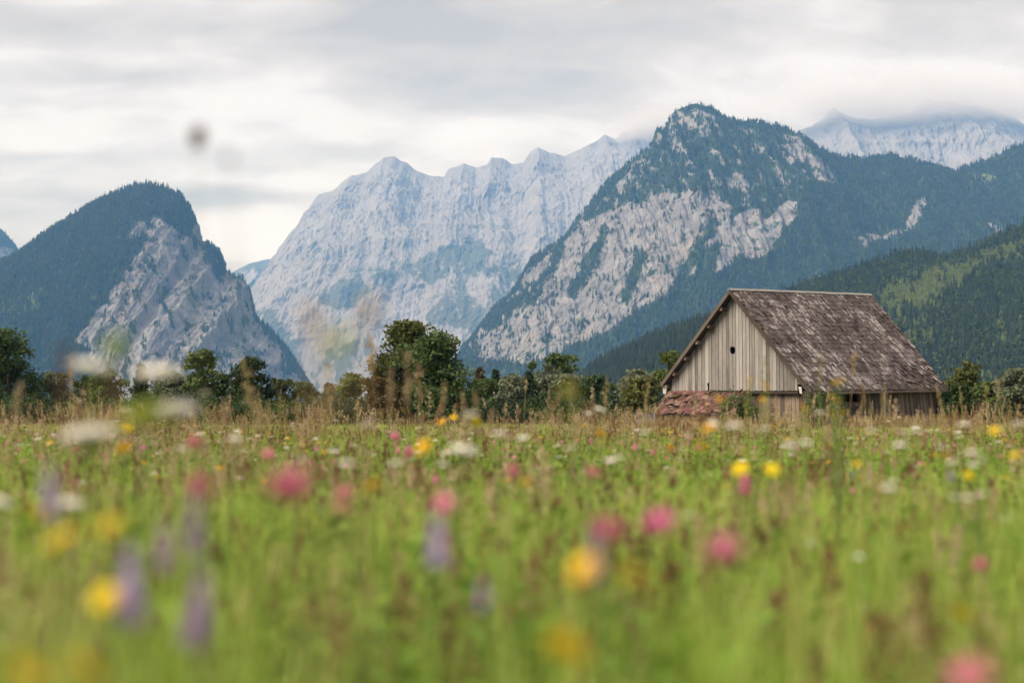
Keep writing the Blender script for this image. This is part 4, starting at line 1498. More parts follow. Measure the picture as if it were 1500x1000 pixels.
s_tall = [source(seed_grass('tall_stalk_a', M_DRY, M_SEED, 40, 3, .22, .62, .88, .14, .008, .008, 50, .0012)), source(seed_grass('tall_stalk_b', M_DRY, M_SEED, 41, 3, .25, .60, .92, .18, .013, .007, 50, .0012)), source(seed_grass('tall_stalk_c', M_G1, M_DRY, 42, 3, .2, .58, .85, .15, .010, .007, 44, .0012)), source(seed_grass('tall_sorrel', M_DRY, M_RUSTY, 43, 2, .2, .6, .85, .22, .010, .009, 60, .0014))]
s_far = [source(seed_grass('far_stalks_a', M_DRY, M_SEED, 15, 22, .55, .60, 1.00, .18, .020, .018, 24, .0022)), source(seed_grass('far_stalks_b', M_G1, M_DRY, 16, 20, .55, .55, .95, .20, .028, .016, 26, .0022)), source(seed_grass('far_stalks_c', M_DRY, M_RUSTY, 17, 12, .5, .55, .95, .24, .022, .018, 36, .0022))]

strew('grass', 14500, 1.15, 7, 1, g_near, .75, 1.08, 'fresh green meadow grass close by', .75, 2.8, near=1.0)
strew('meadow_herbs', 10000, 1.05, 8, 2, g_herb, .75, 1.15, 'leafy herbs between the grass blades', .75, 2.8, near=.95)
xa_, ya_ = RNG.uniform(-4, 4, 4200), RNG.uniform(-2.2, 1.4, 4200)
ok_ = (np.hypot(xa_, ya_) > 1.05) & ~((ya_ > 0) & (np.abs(xa_) < ya_ * .45 + .1))
xa_, ya_ = xa_[ok_], ya_[ok_]
scatter('grass', np.stack([xa_, ya_, 0 * xa_], 1), np.stack([RNG.normal(0, .12, len(xa_)), RNG.normal(0, .12, len(xa_)), RNG.uniform(0, 6.28, len(xa_))], 1), RNG.uniform(.7, 1.0, len(xa_)), RNG.integers(0, 3, len(xa_)), g_near, 'green grass around the viewpoint')
strew('grass', 12000, 7, 26, 3, g_near, .76, 1.02, 'green meadow grass in the middle distance', .7, 2)
strew('meadow_herbs', 6000, 8, 28, 4, g_herb, .8, 1.2, 'leafy herbs in the middle of the meadow', .6, 2)
strew('grass', 10000, 22, 112, 5, g_far, .60, .86, 'green grass filling the far meadow', .65, 4)
strew('grass', 90, .62, 1.35, 20, g_near, 1.12, 1.42, 'tall grass blades close to the viewer', 1.0, .25, near=.55)
strew('seed_grass', 480, 1.5, 8, 6, s_near, .62, .95, 'thin grass stalks with pale seed heads', .9, 2.0, near=1.3)
strew('seed_grass', 750, 8, 30, 7, s_near, .75, 1.0, 'grass stalks with tan seed heads across the meadow', .7, 2)
strew('sorrel', 600, 1.6, 9, 8, s_rust, .65, 1.0, 'rust brown sorrel and plantain heads', .9, .9, near=1.4)
strew('sorrel', 700, 9, 34, 9, s_rust, .8, 1.1, 'rust brown sorrel heads farther off', .6, 2)
strew('seed_grass', 560, 34, 100, 10, s_far, .42, .72, 'dry tan stalks mixed into the far meadow', .6, 4)
strew('tall_grass', 620, 5, 26, 13, s_tall, .95, 1.40, 'tall single seed stalks rising above the meadow', .8, 1.5, patch=lambda x, y: np.clip(.4 + 1.2 * fbm(x / 3, y / 5, x * 0, 3), .05, 1))
tallp = lambda x, y: np.clip(.30 + 1.1 * fbm(x / 6, y / 9, x * 0 + 4, 3), 0.02, 1)
strew('tall_grass', 620, 14, 64, 11, s_far, .48, .85, 'tall dry brown grass standing in front of the trees', .5, 3, patch=tallp)
strew('tall_grass', 800, 84, 112, 12, s_far, .8, 2.0, 'tall dry grass fringing the trees', .5, 3, patch=lambda x, y: np.clip(.34 + 2.0 * fbm(x / 4, y / 9, x * 0, 3), .03, 1))
strew('tall_grass', 520, 36, 67, 14, s_far, .75, 1.35, 'uneven tall weeds and dry grass before the barn', .6, 2, patch=lambda x, y: np.clip(.05 + 2.2 * fbm(x / 5, y / 7, x * 0 + 9, 3), .02, 1))
# rank growth along the barn walls
k_ = 240
a = RNG.uniform(wall_in, LEN, k_)
off = RNG.uniform(.1, 2.6, k_)
p1_ = np.array([A_N + GD * (sR - .3 + o_) + RD * t_ for o_, t_ in zip(off, a)])
bq = RNG.uniform(sL, sR + 1, 170)
p2_ = np.array([A_N + GD * t_ + RD * (wall_in - .1 - o_) for o_, t_ in zip(RNG.uniform(2.4, 5, 170), bq)])
pts = np.vstack([p1_, p2_])
pts[:, 2] = 0
m_ = len(pts)
scatter('tall_grass', pts, np.stack([RNG.normal(0, .1, m_), RNG.normal(0, .1, m_), RNG.uniform(0, 6.28, m_)], 1), RNG.uniform(.4, 1.0, m_), RNG.integers(0, 3, m_), s_far, 'rank dry grass growing up the barn walls')

# ------------------------------------------------------------------ flowers
M_STEM = simple('flower_stem', (.17, .23, .06), .7, .5, .3)
M_FLEAF = simple('flower_leaf', (.14, .20, .035), .7, .5, .35)
M_PINK = simple('clover_pink', (.68, .23, .38), .6, .45, .35)
M_PPINK = simple('pale_clover_pink', (.68, .28, .34), .6, .4, .35)
M_YEL = simple('hawkbit_yellow', (.85, .60, .015), .6, .25, .3)
M_ORY = simple('hawkbit_centre', (.80, .50, .01), .7, .3, .2)
M_WHITE = simple('umbel_white', (.82, .79, .72), .7, .1, .2)
M_LIME = simple('umbel_lime', (.38, .43, .055), .7, .3, .4)
M_PURP = simple('sage_purple', (.60, .40, .74), .6, .5, .35)
M_LAV = simple('sage_lavender', (.58, .46, .70), .6, .4, .35)
M_BURN = simple('burnet_dark', (.10, .030, .028), .8, .5, .1)
M_CALYX = simple('calyx_green', (.07, .10, .02), .8, .3, .2)


def petals(mb, c, n, r0, r1, wd, tilt, rg, jit=.15):
    for i in range(n):
        a = 2 * math.pi * (i + rg.uniform(-.3, .3)) / n
        d = np.array([math.cos(a), math.sin(a), 0])
        s_ = np.array([-math.sin(a), math.cos(a), 0])
        tl = tilt + rg.normal(0, jit)
        L_ = r1 * rg.uniform(.85, 1.1)
        up = np.array([0, 0, 1.0])
        p0 = c + d * r0
        p1 = c + d * (r0 + (L_ - r0) * .6) + up * math.sin(tl) * L_ * .5
        p2 = c + d * L_ + up * math.sin(tl) * L_ * .75
        mb.add([p0 - s_ * wd * .3, p0 + s_ * wd * .3, p1 + s_ * wd * .55, p1 - s_ * wd * .55, p2 + s_ * wd * .3, p2 - s_ * wd * .3], [(0, 1, 2, 3), (3, 2, 4, 5)])


def ball(mb, c, r, seg=8, rings=5, sz=1.0):
    v = [c + np.array([0, 0, -r * sz])]
    for i in range(1, rings):
        t = math.pi * i / rings
        for j in range(seg):
            a = 2 * math.pi * j / seg
            v.append(c + np.array([r * math.sin(t) * math.cos(a), r * math.sin(t) * math.sin(a), -r * sz * math.cos(t)]))
    v.append(c + np.array([0, 0, r * sz]))
    q, t3 = [], []
    for j in range(seg):
        t3.append((0, 1 + (j + 1) % seg, 1 + j))
        t3.append((len(v) - 1, len(v) - 1 - seg + j, len(v) - 1 - seg + (j + 1) % seg))
        for i in range(rings - 2):
            b0, b1 = 1 + i * seg, 1 + (i + 1) * seg
            q.append((b0 + j, b0 + (j + 1) % seg, b1 + (j + 1) % seg, b1 + j))
    mb.add(v, q, t3)


def head_clover(mat, seed):
    rg = np.random.default_rng(seed)
    mb = MB()
    ball(mb, np.zeros(3), .0075)
    for i in range(95):
        d = rg.normal(size=3)
        d[2] = abs(d[2]) * .9 - .25
        d /= np.linalg.norm(d)
        c = d * .005
        t = c + d * rg.uniform(.006, .009) + np.array([0, 0, .001])
        s_ = np.cross(d, rg.normal(size=3))
        s_ /= np.linalg.norm(s_)
        m_ = (c + t) / 2
        mb.add([c, m_ + s_ * .0016, t, m_ - s_ * .0016], [(0, 1, 2, 3)])
    return mb.mesh('flower_head', mat)


def head_hawkbit(seed):
    rg = np.random.default_rng(seed)
    a = MB()
    petals(a, np.zeros(3), 20, .002, .017, .0046, .18, rg)
    petals(a, np.array([0, 0, .0015]), 15, .002, .0125, .004, .35, rg)
    b = MB()
    petals(b, np.array([0, 0, .003]), 10, .001, .007, .003, .8, rg)
    ball(b, np.array([0, 0, .002]), .003)
    return a.mesh('flower_head', M_YEL), b.mesh('centre', M_ORY)


def head_umbel(mat, seed, R=.03, n=64, dome=.25):
    rg = np.random.default_rng(seed)
    a, b = MB(), MB()
    for i in range(46):
        r = R * math.sqrt((i + .5) / 46)
        an = i * 2.39996 + 1
        ball(a, np.array([r * math.cos(an), r * math.sin(an), -dome * r * r / R - .0015 + rg.normal(0, .001)]), R * rg.uniform(.13, .19), 6, 4, .75)
    for i in range(n):
        r = R * math.sqrt((i + .5) / n) * rg.uniform(.9, 1.08)
        an = i * 2.39996
        z = -dome * r * r / R + rg.normal(0, .0012)
        c = np.array([r * math.cos(an), r * math.sin(an), z])
        petals(a, c, 5, .0004, .0042 * R / .03 * rg.uniform(.8, 1.2), .0042 * R / .03, .1, rg, .2)
        if i % 4 == 0:
            b.tube([(0, 0, -R * .95), c * np.array([.6, .6, 0]) + np.array([0, 0, -R * .4]), c], [.0009, .0007, .0005], 3, False)
    return a.mesh('flower_head', mat), b.mesh('rays', M_STEM)


def head_spike(mat, seed, L_=.056, R=.0095, n=84):
    rg = np.random.default_rng(seed)
    mb = MB()
    mb.tube([(0, 0, -L_), (0, 0, 0)], [.0016, .0008], 4)
    for i in range(n):
        t = i / n
        z = -L_ + L_ * t
        an = i * 2.4
        rr = R * (1 - .65 * t) * rg.uniform(.8, 1.2)
        d = np.array([math.cos(an), math.sin(an), .35])
        c = np.array([0, 0, z])
        s_ = np.array([-math.sin(an), math.cos(an), 0])
        m_ = c + d * rr * .6
        mb.add([c, m_ + s_ * rr * .35, c + d * rr, m_ - s_ * rr * .35], [(0, 1, 2, 3)])
        mb.add([c, m_ + np.array([0, 0, rr * .3]), c + d * rr * 1.05, m_ - np.array([0, 0, rr * .3])], [(0, 1, 2, 3)])
    return mb.mesh('flower_head', mat)


def head_burnet(mat, seed, r=.006, sz=1.5):
    rg = np.random.default_rng(seed)
    mb = MB()
    ball(mb, np.zeros(3), r * .8, 8, 6, sz)
    for i in range(60):
        t = (i + .5) / 60
        ph = math.acos(1 - 2 * t)
        an = i * 2.4
        d = np.array([math.sin(ph) * math.cos(an), math.sin(ph) * math.sin(an), math.cos(ph) * sz])
        c = d * r * .72
        s_ = np.array([-math.sin(an), math.cos(an), 0]) * r * .22
        u_ = np.array([0, 0, r * .22])
        mb.add([c - s_, c - u_, c + s_, c + u_, d * r * 1.12], tris=[(0, 1, 4), (1, 2, 4), (2, 3, 4), (3, 0, 4)])
    return mb.mesh('flower_head', mat)


def leaf_mesh(L_, wd, seed):
    rg = np.random.default_rng(seed)
    t = np.linspace(0, 1, 6)
    w_ = wd * np.sin(np.pi * (t * .92 + .06)) ** .8
    z = L_ * (.25 * t - .35 * t ** 2)
    v = np.stack([np.stack([t * L_, -w_ / 2, z + abs(w_) * .2], 1), np.stack([t * L_, 0 * t, z], 1), np.stack([t * L_, w_ / 2, z + abs(w_) * .2], 1)], 1).reshape(-1, 3)
    q = [(3 * i + j, 3 * i + j + 1, 3 * i + 4 + j, 3 * i + 3 + j) for i in range(5) for j in (0, 1)]
    return fast_mesh('leaf', v, np.array(q), M_FLEAF)


LEAF = [leaf_mesh(.05, .018, 1), leaf_mesh(.08, .014, 2), leaf_mesh(.035, .02, 3)]
HEADS = {
    'clover': [(head_clover(M_PINK, 1),), (head_clover(M_PINK, 2),)],
    'pale_clover': [(head_clover(M_PPINK, 3),)],
    'hawkbit': [head_hawkbit(1), head_hawkbit(2), head_hawkbit(3)],
    'yarrow': [head_umbel(M_WHITE, 1), head_umbel(M_WHITE, 2)],
    'lime_umbel': [head_umbel(M_LIME, 3, .035, 70, .6)],
    'sage': [(head_spike(M_PURP, 1),), (head_spike(M_PURP, 2, .05),)],
    'lavender_sage': [(head_spike(M_LAV, 3, .05, .009),)],
    'burnet': [(head_burnet(M_BURN, 1),), (head_burnet(M_BURN, 2, .005, 1.8),)],
}
NAMES = {'clover': ('clover', 'clover'), 'pale_clover': ('clover', 'clover'), 'hawkbit': ('hawkbit', 'yellow flower'), 'yarrow': ('yarrow', 'white flower'), 'lime_umbel': ('umbel_plant', 'umbel'),
         'sage': ('meadow_sage', 'purple flower'), 'lavender_sage': ('meadow_sage', 'purple flower'), 'burnet': ('burnet', 'burnet')}
frg = np.random.default_rng(77)


def flower(kind, px, py, d, scale=1.0, label=None, group=None, tilt=None):
    top = at(px, py, d)
    if top[2] < .12:
        return
    lean = frg.normal(0, .05, 2)
    root = obj(NAMES[kind][0], None, None, (top[0] + lean[0], d + lean[1], 0))
    tag(root, label, NAMES[kind][1], group)
    h = top - np.array([top[0] + lean[0], d + lean[1], 0])
    hs = HEADS[kind][frg.integers(0, len(HEADS[kind]))]
    st = MB()
    r = .0013 * (1.5 if kind in ('yarrow', 'lime_umbel') else 1.0) * (.38 if kind == 'burnet' else 1.0)
    bow = frg.normal(0, .02, 2)
    hz = h[2] - {'yarrow': .026 * scale, 'lime_umbel': .03 * scale, 'sage': .05 * scale}.get(kind, .0)
    e = np.array([h[0], h[1], hz])
    st.tube([(0, 0, 0), e * .33 + np.array([bow[0], bow[1], 0]), e * .7 + np.array([bow[0], bow[1], 0]), e], [r * 1.5, r * 1.3, r * 1.1, r], 5, False)
    obj('stem', st.mesh('stem', M_STEM, smooth=True), root)
    tl = tilt if tilt is not None else (frg.normal(0, .12), frg.normal(0, .12))
    if kind == 'hawkbit' and tilt is None:
        tl = (frg.uniform(.35, .95), frg.normal(0, .25))
    if kind in ('clover', 'pale_clover'):
        scale *= 1.2
    hd = obj('flower_head', hs[0], root, tuple(h))
    hd.rotation_euler = (tl[0], tl[1], frg.uniform(0, 6.28))
    hd.scale = (scale,) * 3
    if len(hs) > 1:
        obj('rays' if kind in ('yarrow', 'lime_umbel') else 'centre', hs[1], hd)
    if kind != 'burnet':
        for k in range(3):
            lf = obj('leaf', LEAF[frg.integers(0, 3)], root, tuple(e * frg.uniform(.25, .75) + np.array([bow[0], bow[1], 0]) * .9))
            lf.rotation_euler = (0, frg.uniform(-.6, .1), frg.uniform(0, 6.28))
            lf.scale = (frg.uniform(.8, 1.3),) * 3
    return root


HERO = [
    # kind, px, py, depth, scale, label
    ('clover', 427, 716, 1.25, 1.45, 'bright pink clover head, biggest of the clovers, left of the middle'),
    ('clover', 967, 768, 1.45, 1.2, 'round pink clover right of the pink and lilac pair'),
    ('clover', 888, 780, 1.35, 1.2, 'pink clover touching a lilac flower spike'),
    ('lavender_sage', 872, 775, 1.25, .9, 'lilac flower spike touching a pink clover'),
    ('clover', 1060, 808, 1.35, 1.15, 'deep pink clover low in the right half of the meadow'),
    ('clover', 1437, 828, 2.3, 1.0, 'small pink clover near the right border'),
    ('pale_clover', 1420, 994, .95, 1.1, 'pale pink clover at the very bottom right'),
    ('pale_clover', 650, 741, 1.6, 1.0, 'faded pink clover above a thin lilac spike'),
    ('clover', 290, 716, 1.4, 1.0, 'pink clover tangled with a lilac spike left of the big one'),
    ('lavender_sage', 284, 722, 1.25, 1.1, 'lilac spike tangled with a pink clover'),
    ('sage', 240, 765, 1.3, .9, 'dull purple spike below the tangled pink clover'),
    ('pale_clover', 393, 668, 3.0, 1.1, 'small pale pink clover above the big pink one'),
    ('clover', 1090, 705, 3.0, 1.0, 'upper of two small pink clovers stacked beneath a yellow flower'),
    ('clover', 1090, 719, 2.8, 1.0, 'lower of two small pink clovers stacked beneath a yellow flower'),
    ('clover', 598, 663, 4.2, 1.1, 'tiny magenta clover below the yellow bloom'),
    ('clover', 578, 640, 5.0, 1.2, 'tiny magenta clover at the top edge of the meadow'),
    ('pale_clover', 752, 691, 2.8, 1.1, 'dusky pink clover left of a yellow flower'),
    ('pale_clover', 505, 722, 2.2, .9, 'small dusky pink clover above yellow petals'),
    ('pale_clover', 868, 693, 3.0, .9, 'small salmon pink clover in the middle of the meadow'),
    ('pale_clover', 285, 650, 3.0, 1.2, 'pale pink tilted clover among white umbels at the left'),
    ('pale_clover', 503, 745, 2.1, .8, 'small mauve clover low beside yellow petals'),
    ('hawkbit', 855, 832, 1.05, .68, 'large blurred yellow flower in the lower middle'),
    ('hawkbit', 830, 952, .95, 1.0, 'dim yellow flower sunk in grass at the bottom middle'),
    ('hawkbit', 92, 792, 1.2, .9, 'round orange-yellow flower at the left, below a smaller one'),
    ('hawkbit', 155, 876, 1.1, .70, 'orange-yellow flower touching a tall purple spike'),
    ('hawkbit', 163, 772, 1.15, .9, 'faint yellow flower above the tall purple spike'),
    ('hawkbit', 58, 752, 1.5, 1.0, 'small faint yellow flower at the left border'),
    ('hawkbit', 120, 985, .85, 1.0, 'yellow flower smeared along the bottom left edge'),
    ('hawkbit', 40, 990, .8, .9, 'dim yellow flower in the bottom left corner'),
    ('hawkbit', 1410, 902, 1.6, .9, 'small orange flower low at the right'),
    ('hawkbit', 925, 848, 1.05, 1.0, 'ochre flower low, right of the large yellow one'),
    ('hawkbit', 621, 656, 2.6, 1.25, 'broad yellow bloom left of the middle at the meadow top'),
    ('hawkbit', 1025, 655, 2.6, 1.05, 'bright yellow flower left below the barn'),
    ('hawkbit', 1040, 629, 2.8, 1.0, 'flat yellow flower right in front of the tile heap'),
    ('hawkbit', 770, 708, 2.4, .95, 'clear yellow flower in the centre of the meadow'),
    ('hawkbit', 1085, 687, 2.8, 1.0, 'yellow flower above two stacked pink clovers'),
    ('hawkbit', 1131, 688, 2.9, .9, 'upright yellow flower right of the one above the clovers'),
    ('hawkbit', 880, 636, 4.5, 1.2, 'small yellow flower at the meadow top in the centre'),
    ('hawkbit', 981, 656, 4.5, 1.0, 'tiny yellow flower left of the bright one by the barn'),
    ('hawkbit', 182, 657, 3.0, .9, 'small round yellow flower at the far left'),
    ('hawkbit', 186, 628, 3.6, .9, 'small yellow flower just under the long white umbel'),
    ('hawkbit', 1457, 631, 3.6, 1.0, 'orange flower before the grey willow at the right'),
    ('hawkbit', 665, 612, 5.5, 1.1, 'left of two small yellow flowers below the dark green tree'),
    ('hawkbit', 684, 610, 5.5, 1.1, 'right of two small yellow flowers below the dark green tree'),
    ('hawkbit', 697, 618, 5.0, 1.2, 'golden flower right below the pale blurred umbel'),
    ('hawkbit', 647, 618, 5.5, 1.0, 'small gold flower left below the pair of yellow ones'),
    ('hawkbit', 546, 712, 2.2, .8, 'small faint yellow flower near dusky clovers'),
    ('hawkbit', 1090, 663, 3.2, .8, 'small dull yellow flower above a brighter one'),
    ('hawkbit', 1255, 680, 3.5, .7, 'tiny yellow flower below the long barn wall'),
    ('hawkbit', 1382, 668, 3.8, .9, 'small yellow flower among white umbels at the right'),
    ('hawkbit', 1418, 696, 3.2, .7, 'tiny yellow flower beside a lavender spike'),
    ('hawkbit', 1487, 668, 3.4, .9, 'small yellow flower close to the right border'),
    ('yarrow', 136, 530, 1.75, .85, 'left of two blurred white umbels rising against the cliff'),
    ('yarrow', 232, 537, 1.75, .9, 'right of two blurred white umbels rising against the cliff'),
    ('yarrow', 250, 592, 1.7, 1.0, 'blurred white umbel above the lime green one'),
    ('yarrow', 127, 628, 1.6, 1.05, 'long creamy white umbel at the left end of the meadow'),
    ('yarrow', 105, 732, 1.9, .6, 'small white flower cluster low at the left'),
    ('yarrow', 2, 731, 1.9, .5, 'white flower cut by the left border'),
    ('yarrow', 300, 575, 3.0, .45, 'small white umbel on a green stem before the dark trees'),
    ('yarrow', 186, 598, 4.0, .6, 'small cream umbel left of the lime green one'),
    ('lime_umbel', 212, 592, 1.15, .6, 'lime green blurred umbel below the white ones'),
    ('lime_umbel', 833, 566, 1.5, .32, 'small pale green bud before the willows'),
    ('yarrow', 688, 606, 2.8, .7, 'pinkish white blurred umbel below the large dark tree'),
    ('yarrow', 537, 619, 3.2, .65, 'white umbel left of the dry grass in front of the big tree'),
    ('yarrow', 732, 633, 3.2, .7, 'soft white umbel right of the golden flower'),
    ('yarrow', 680, 654, 2.4, .95, 'wide blurred white umbel right of the yellow bloom'),
    ('yarrow', 766, 639, 3.8, .7, 'flat white umbel in the centre of the meadow top'),
    ('yarrow', 836, 655, 3.8, .6, 'small bright white umbel right of the centre'),
    ('yarrow', 580, 676, 3.0, .6, 'whitish umbel below the tiny magenta clover'),
    ('yarrow', 508, 676, 2.7, .7, 'faint cream umbel right of the big pink clover'),
    ('yarrow', 650, 678, 3.2, .5, 'faint white umbel below the wide blurred one'),
    ('yarrow', 862, 604, 5.0, .6, 'left of the creamy umbels in front of the willows'),
    ('yarrow', 880, 598, 4.8, .9, 'topmost creamy umbel in front of the willows'),
    ('yarrow', 944, 632, 4.2, .6, 'white umbel left below the crate'),
    ('yarrow', 894, 672, 3.6, .55, 'white umbel, left of a close pair in mid meadow'),
    ('yarrow', 905, 668, 3.6, .5, 'white umbel, right of a close pair in mid meadow'),
    ('yarrow', 1046, 618, 3.4, .6, 'left pinkish white umbel in front of the tile heap'),
    ('yarrow', 1075, 621, 3.2, .75, 'wide white umbel in front of the gable foot'),
    ('yarrow', 1120, 626, 3.6, .6, 'white umbel below the lower gable wall'),
    ('yarrow', 1158, 650, 3.2, .55, 'white umbel left of the barn corner'),
    ('yarrow', 1181, 646, 3.2, .55, 'white umbel right under the barn corner'),
    ('yarrow', 1200, 603, 4.2, .6, 'creamy umbel before the dark gap in the long wall'),
    ('yarrow', 1276, 630, 3.4, .62, 'bright white umbel in front of the long barn wall'),
    ('yarrow', 1324, 632, 3.6, .5, 'left of two white umbels at the foot of the leaning plank'),
    ('yarrow', 1341, 629, 3.4, .6, 'right of two white umbels at the foot of the leaning plank'),
    ('yarrow', 1318, 649, 3.2, .6, 'faint cream umbel below the pair at the leaning plank'),
    ('yarrow', 1302, 712, 2.7, .55, 'clear white oval umbel in the right half of the meadow'),
    ('yarrow', 1400, 727, 2.6, .42, 'first of three white umbels in a line at the right'),
    ('yarrow', 1418, 727, 2.6, .38, 'middle of three white umbels in a line at the right'),
    ('yarrow', 1438, 722, 2.6, .42, 'last of three white umbels in a line at the right'),
    ('yarrow', 1424, 661, 3.2, .6, 'white umbel above the slanting row at the right'),
    ('yarrow', 1394, 674, 3.2, .45, 'white umbel at the low left of the slanting row'),
    ('yarrow', 1426, 678, 3.2, .42, 'small white umbel at the low end of the slanting row'),
    ('yarrow', 1438, 672, 3.2, .42, 'small white umbel at the right end of the slanting row'),
    ('yarrow', 1378, 653, 3.4, .45, 'small white umbel at the upper left of the slanting row'),
    ('yarrow', 1412, 619, 4.0, .65, 'flat white umbel in front of the olive tree'),
    ('yarrow', 1492, 619, 3.6, .65, 'white umbel in front of the grey willow'),
    ('yarrow', 1258, 813, 2.5, .32, 'lone small white flower in the lower right grass'),
    ('yarrow', 1188, 794, 2.6, .24, 'tiny white flower left of the lone one in the lower right'),
    ('yarrow', 1009, 753, 2.4, .28, 'tiny white flower between two pink clovers'),
    ('yarrow', 1474, 757, 2.6, .24, 'tiny white flower near the right border'),
    ('yarrow', 268, 656, 3.4, .45, 'small white umbel left of the tilted pale clover'),
    ('yarrow', 345, 640, 3.2, .6, 'faint cream umbel above the big pink clover'),
    ('yarrow', 442, 672, 3.0, .5, 'small cream umbel above right of the big pink clover'),
    ('sage', 190, 800, 1.12, 1.25, 'tall purple spike in the lower left, beside an orange flower'),
    ('sage', 297, 838, 1.05, 1.15, 'tall purple spike right of its twin in the lower left'),
    ('lavender_sage', 70, 682, 1.35, 1.0, 'faint lavender spike near the left border'),
    ('lavender_sage', 640, 752, 1.35, 1.0, 'thin pale lilac spike below a faded clover'),
    ('sage', 708, 848, 1.25, .45, 'short bluish spike sunk in the lower middle grass'),
    ('lavender_sage', 1392, 686, 3.4, .6, 'small lavender spike in the right meadow'),
    ('lavender_sage', 1249, 684, 3.6, .6, 'small bluish spike below the long barn wall'),
    ('burnet', 290, 201, 1.45, 1.45, 'dark reddish brown blurred head floating against the clouds'),
    ('burnet', 335, 230, 1.15, .55, 'fainter brown head just right of the dark one in the clouds'),
    ('burnet', 785, 740, 2.5, 1.2, 'dark brown seed head below the yellow flower in the centre'),
    ('burnet', 737, 798, 2.1, 1.2, 'brown seed head in the lower middle grass'),
    ('burnet', 765, 763, 2.4, .9, 'small brown seed head between two larger brown ones'),
    ('burnet', 1335, 685, 3.4, 1.5, 'dark brown head below the barn corner at the right'),
    ('burnet', 1382, 797, 2.3, 1.1, 'dark brown seed head low at the right'),
    ('burnet', 1357, 846, 1.9, 1.1, 'blackish seed head in the lower right grass'),
    ('burnet', 1144, 763, 2.4, 1.1, 'brown head right of the deep pink clover'),
    ('burnet', 785, 707, 3.2, 1.1, 'dark head touching the clear yellow flower'),
    ('burnet', 990, 704, 3.2, 1.0, 'small dark seed head left of the stacked clovers'),
    ('burnet', 1034, 680, 3.2, 1.1, 'brown head below the bright yellow flower by the barn'),
]
for kd, px, py, d, s_, lab in HERO:
    if kd == 'yarrow' and d > 2.2:
        s_ *= .76
    flower(kd, px, py, d, s_, lab)


def ragwort(heads, d, label):
    """branched plant with several yellow heads"""
    P = [at(px, py, d + frg.uniform(-.08, .08)) for px, py in heads]
    c = np.mean(P, axis=0)
    root = obj('ragwort', None, None, (c[0], c[1], 0))
    tag(root, label, 'yellow flower')
    st = MB()
    off = np.array([c[0], c[1], 0])
    zt = min(p_[2] for p_ in P)
    fork = np.array([0, 0, zt * .55])
    st.tube([(0, 0, 0), fork * .5 + np.array([.01, .01, 0]), fork], [.0022, .002, .0016], 4, False)
    for p_ in P:
        e = p_ - off
        st.tube([fork * frg.uniform(.6, 1), (fork + e) / 2 + np.array([e[0] * .15, e[1] * .15, 0]), e], [.0024, .002, .0014], 4, False)
    obj('stem', st.mesh('stem', M_STEM, smooth=True), root)
    for p_ in P:
        hs = HEADS['hawkbit'][frg.integers(0, 3)]
        hd = obj('flower_head', hs[0], root, tuple(p_ - off))
        hd.scale = (.62,) * 3
        hd.rotation_euler = (frg.normal(.15, .2), frg.normal(0, .2), frg.uniform(0, 6))
        obj('centre', hs[1], hd)
    for k in range(5):
        lf = obj('leaf', LEAF[frg.integers(0, 2)], root, tuple(fork * frg.uniform(.3, 1.3)))
        lf.rotation_euler = (0, frg.uniform(-.6, .2), frg.uniform(0, 6.28))
        lf.scale = (.8,) * 3


ragwort([(1097, 556), (1118, 564), (1126, 567), (1117, 585), (1052, 584), (1057, 588)], 4.2, 'branched yellow flowering weed in front of the gable boards')
ragwort([(1176, 594), (1175, 601), (1182, 600)], 4.4, 'yellow flowering weed before the barn corner')
ragwort([(1218, 582), (1227, 588), (1236, 604), (1224, 610), (1220, 604)], 4.2, 'yellow flowering weed in front of the dark wall opening')
ragwort([(1234, 558), (1226, 561), (1221, 560)], 4.0, 'tall weed with faint yellow tops before the lower roof')


def stalk(px, py0, py1, d, width, mat_h, label, lean=(0, 0), n=70, kind='grass_stalk'):
    """a single tall grass stalk whose seed head spans py0 (tip) to py1"""
    d = d * 1.6 if d > 2 else d
    tip, bs = at(px, py0, d), at(px - lean[0], py1, d)
    root = obj(kind, None, None, (bs[0] + frg.normal(0, .03), d + frg.normal(0, .04), 0))
    tag(root, label, 'grass')
    off = np.array(root.location)
    a_ = MB()
    a_.tube([(0, 0, 0), (bs - off) * np.array([.4, .4, .5]), bs - off, (bs + tip) / 2 - off, tip - off], [.0022, .0018, .0014, .0010, .0005], 4, False)
    obj('stem', a_.mesh('stem', M_DRY, smooth=True), root)
    b_ = MB()
    panicle(b_, bs - off, tip - off, frg, int(n * .8), width * .55, width * .45 + .002)
    obj('seed_head', b_.mesh('seed_head', mat_h), root)


stalk(597, 514, 590, 2.3, .0085, M_SEED, 'tan seed head standing before the middle of the big tree')
stalk(574, 540, 600, 2.3, .0075, M_SEED, 'tan seed head left of the one before the big tree', (3, 0))
stalk(652, 560, 600, 3.0, .007, M_SEED, 'rusty tan seed head before the right of the dark green tree', (4, 0))
stalk(676, 572, 602, 3.2, .006, M_SEED, 'slanting tan seed head right of the dark green tree', (-6, 0))
stalk(838, 556, 592, 2.8, .006, M_SEED, 'tan seed head before the pale willows')
stalk(822, 575, 600, 3.2, .007, M_SEED, 'curved tan seed head left of the one at the willows', (14, 0))
stalk(1263, 560, 600, 2.6, .006, M_RUSTY, 'reddish dock spike in front of the long wall', kind='dock')
stalk(1294, 575, 612, 3.4, .006, M_SEED, 'tan grass spike in front of the middle of the long wall')
stalk(330, 585, 625, 2.6, .0075, M_SEED, 'tan seed head between the open-crowned tree and the pine')
stalk(372, 580, 625, 2.4, .0075, M_SEED, 'arching tan seed head in front of the dense pine', (-8, 0))
stalk(118, 590, 625, 2.2, .010, M_RUSTY, 'rusty brown sorrel spike below the small dark tree', kind='dock')
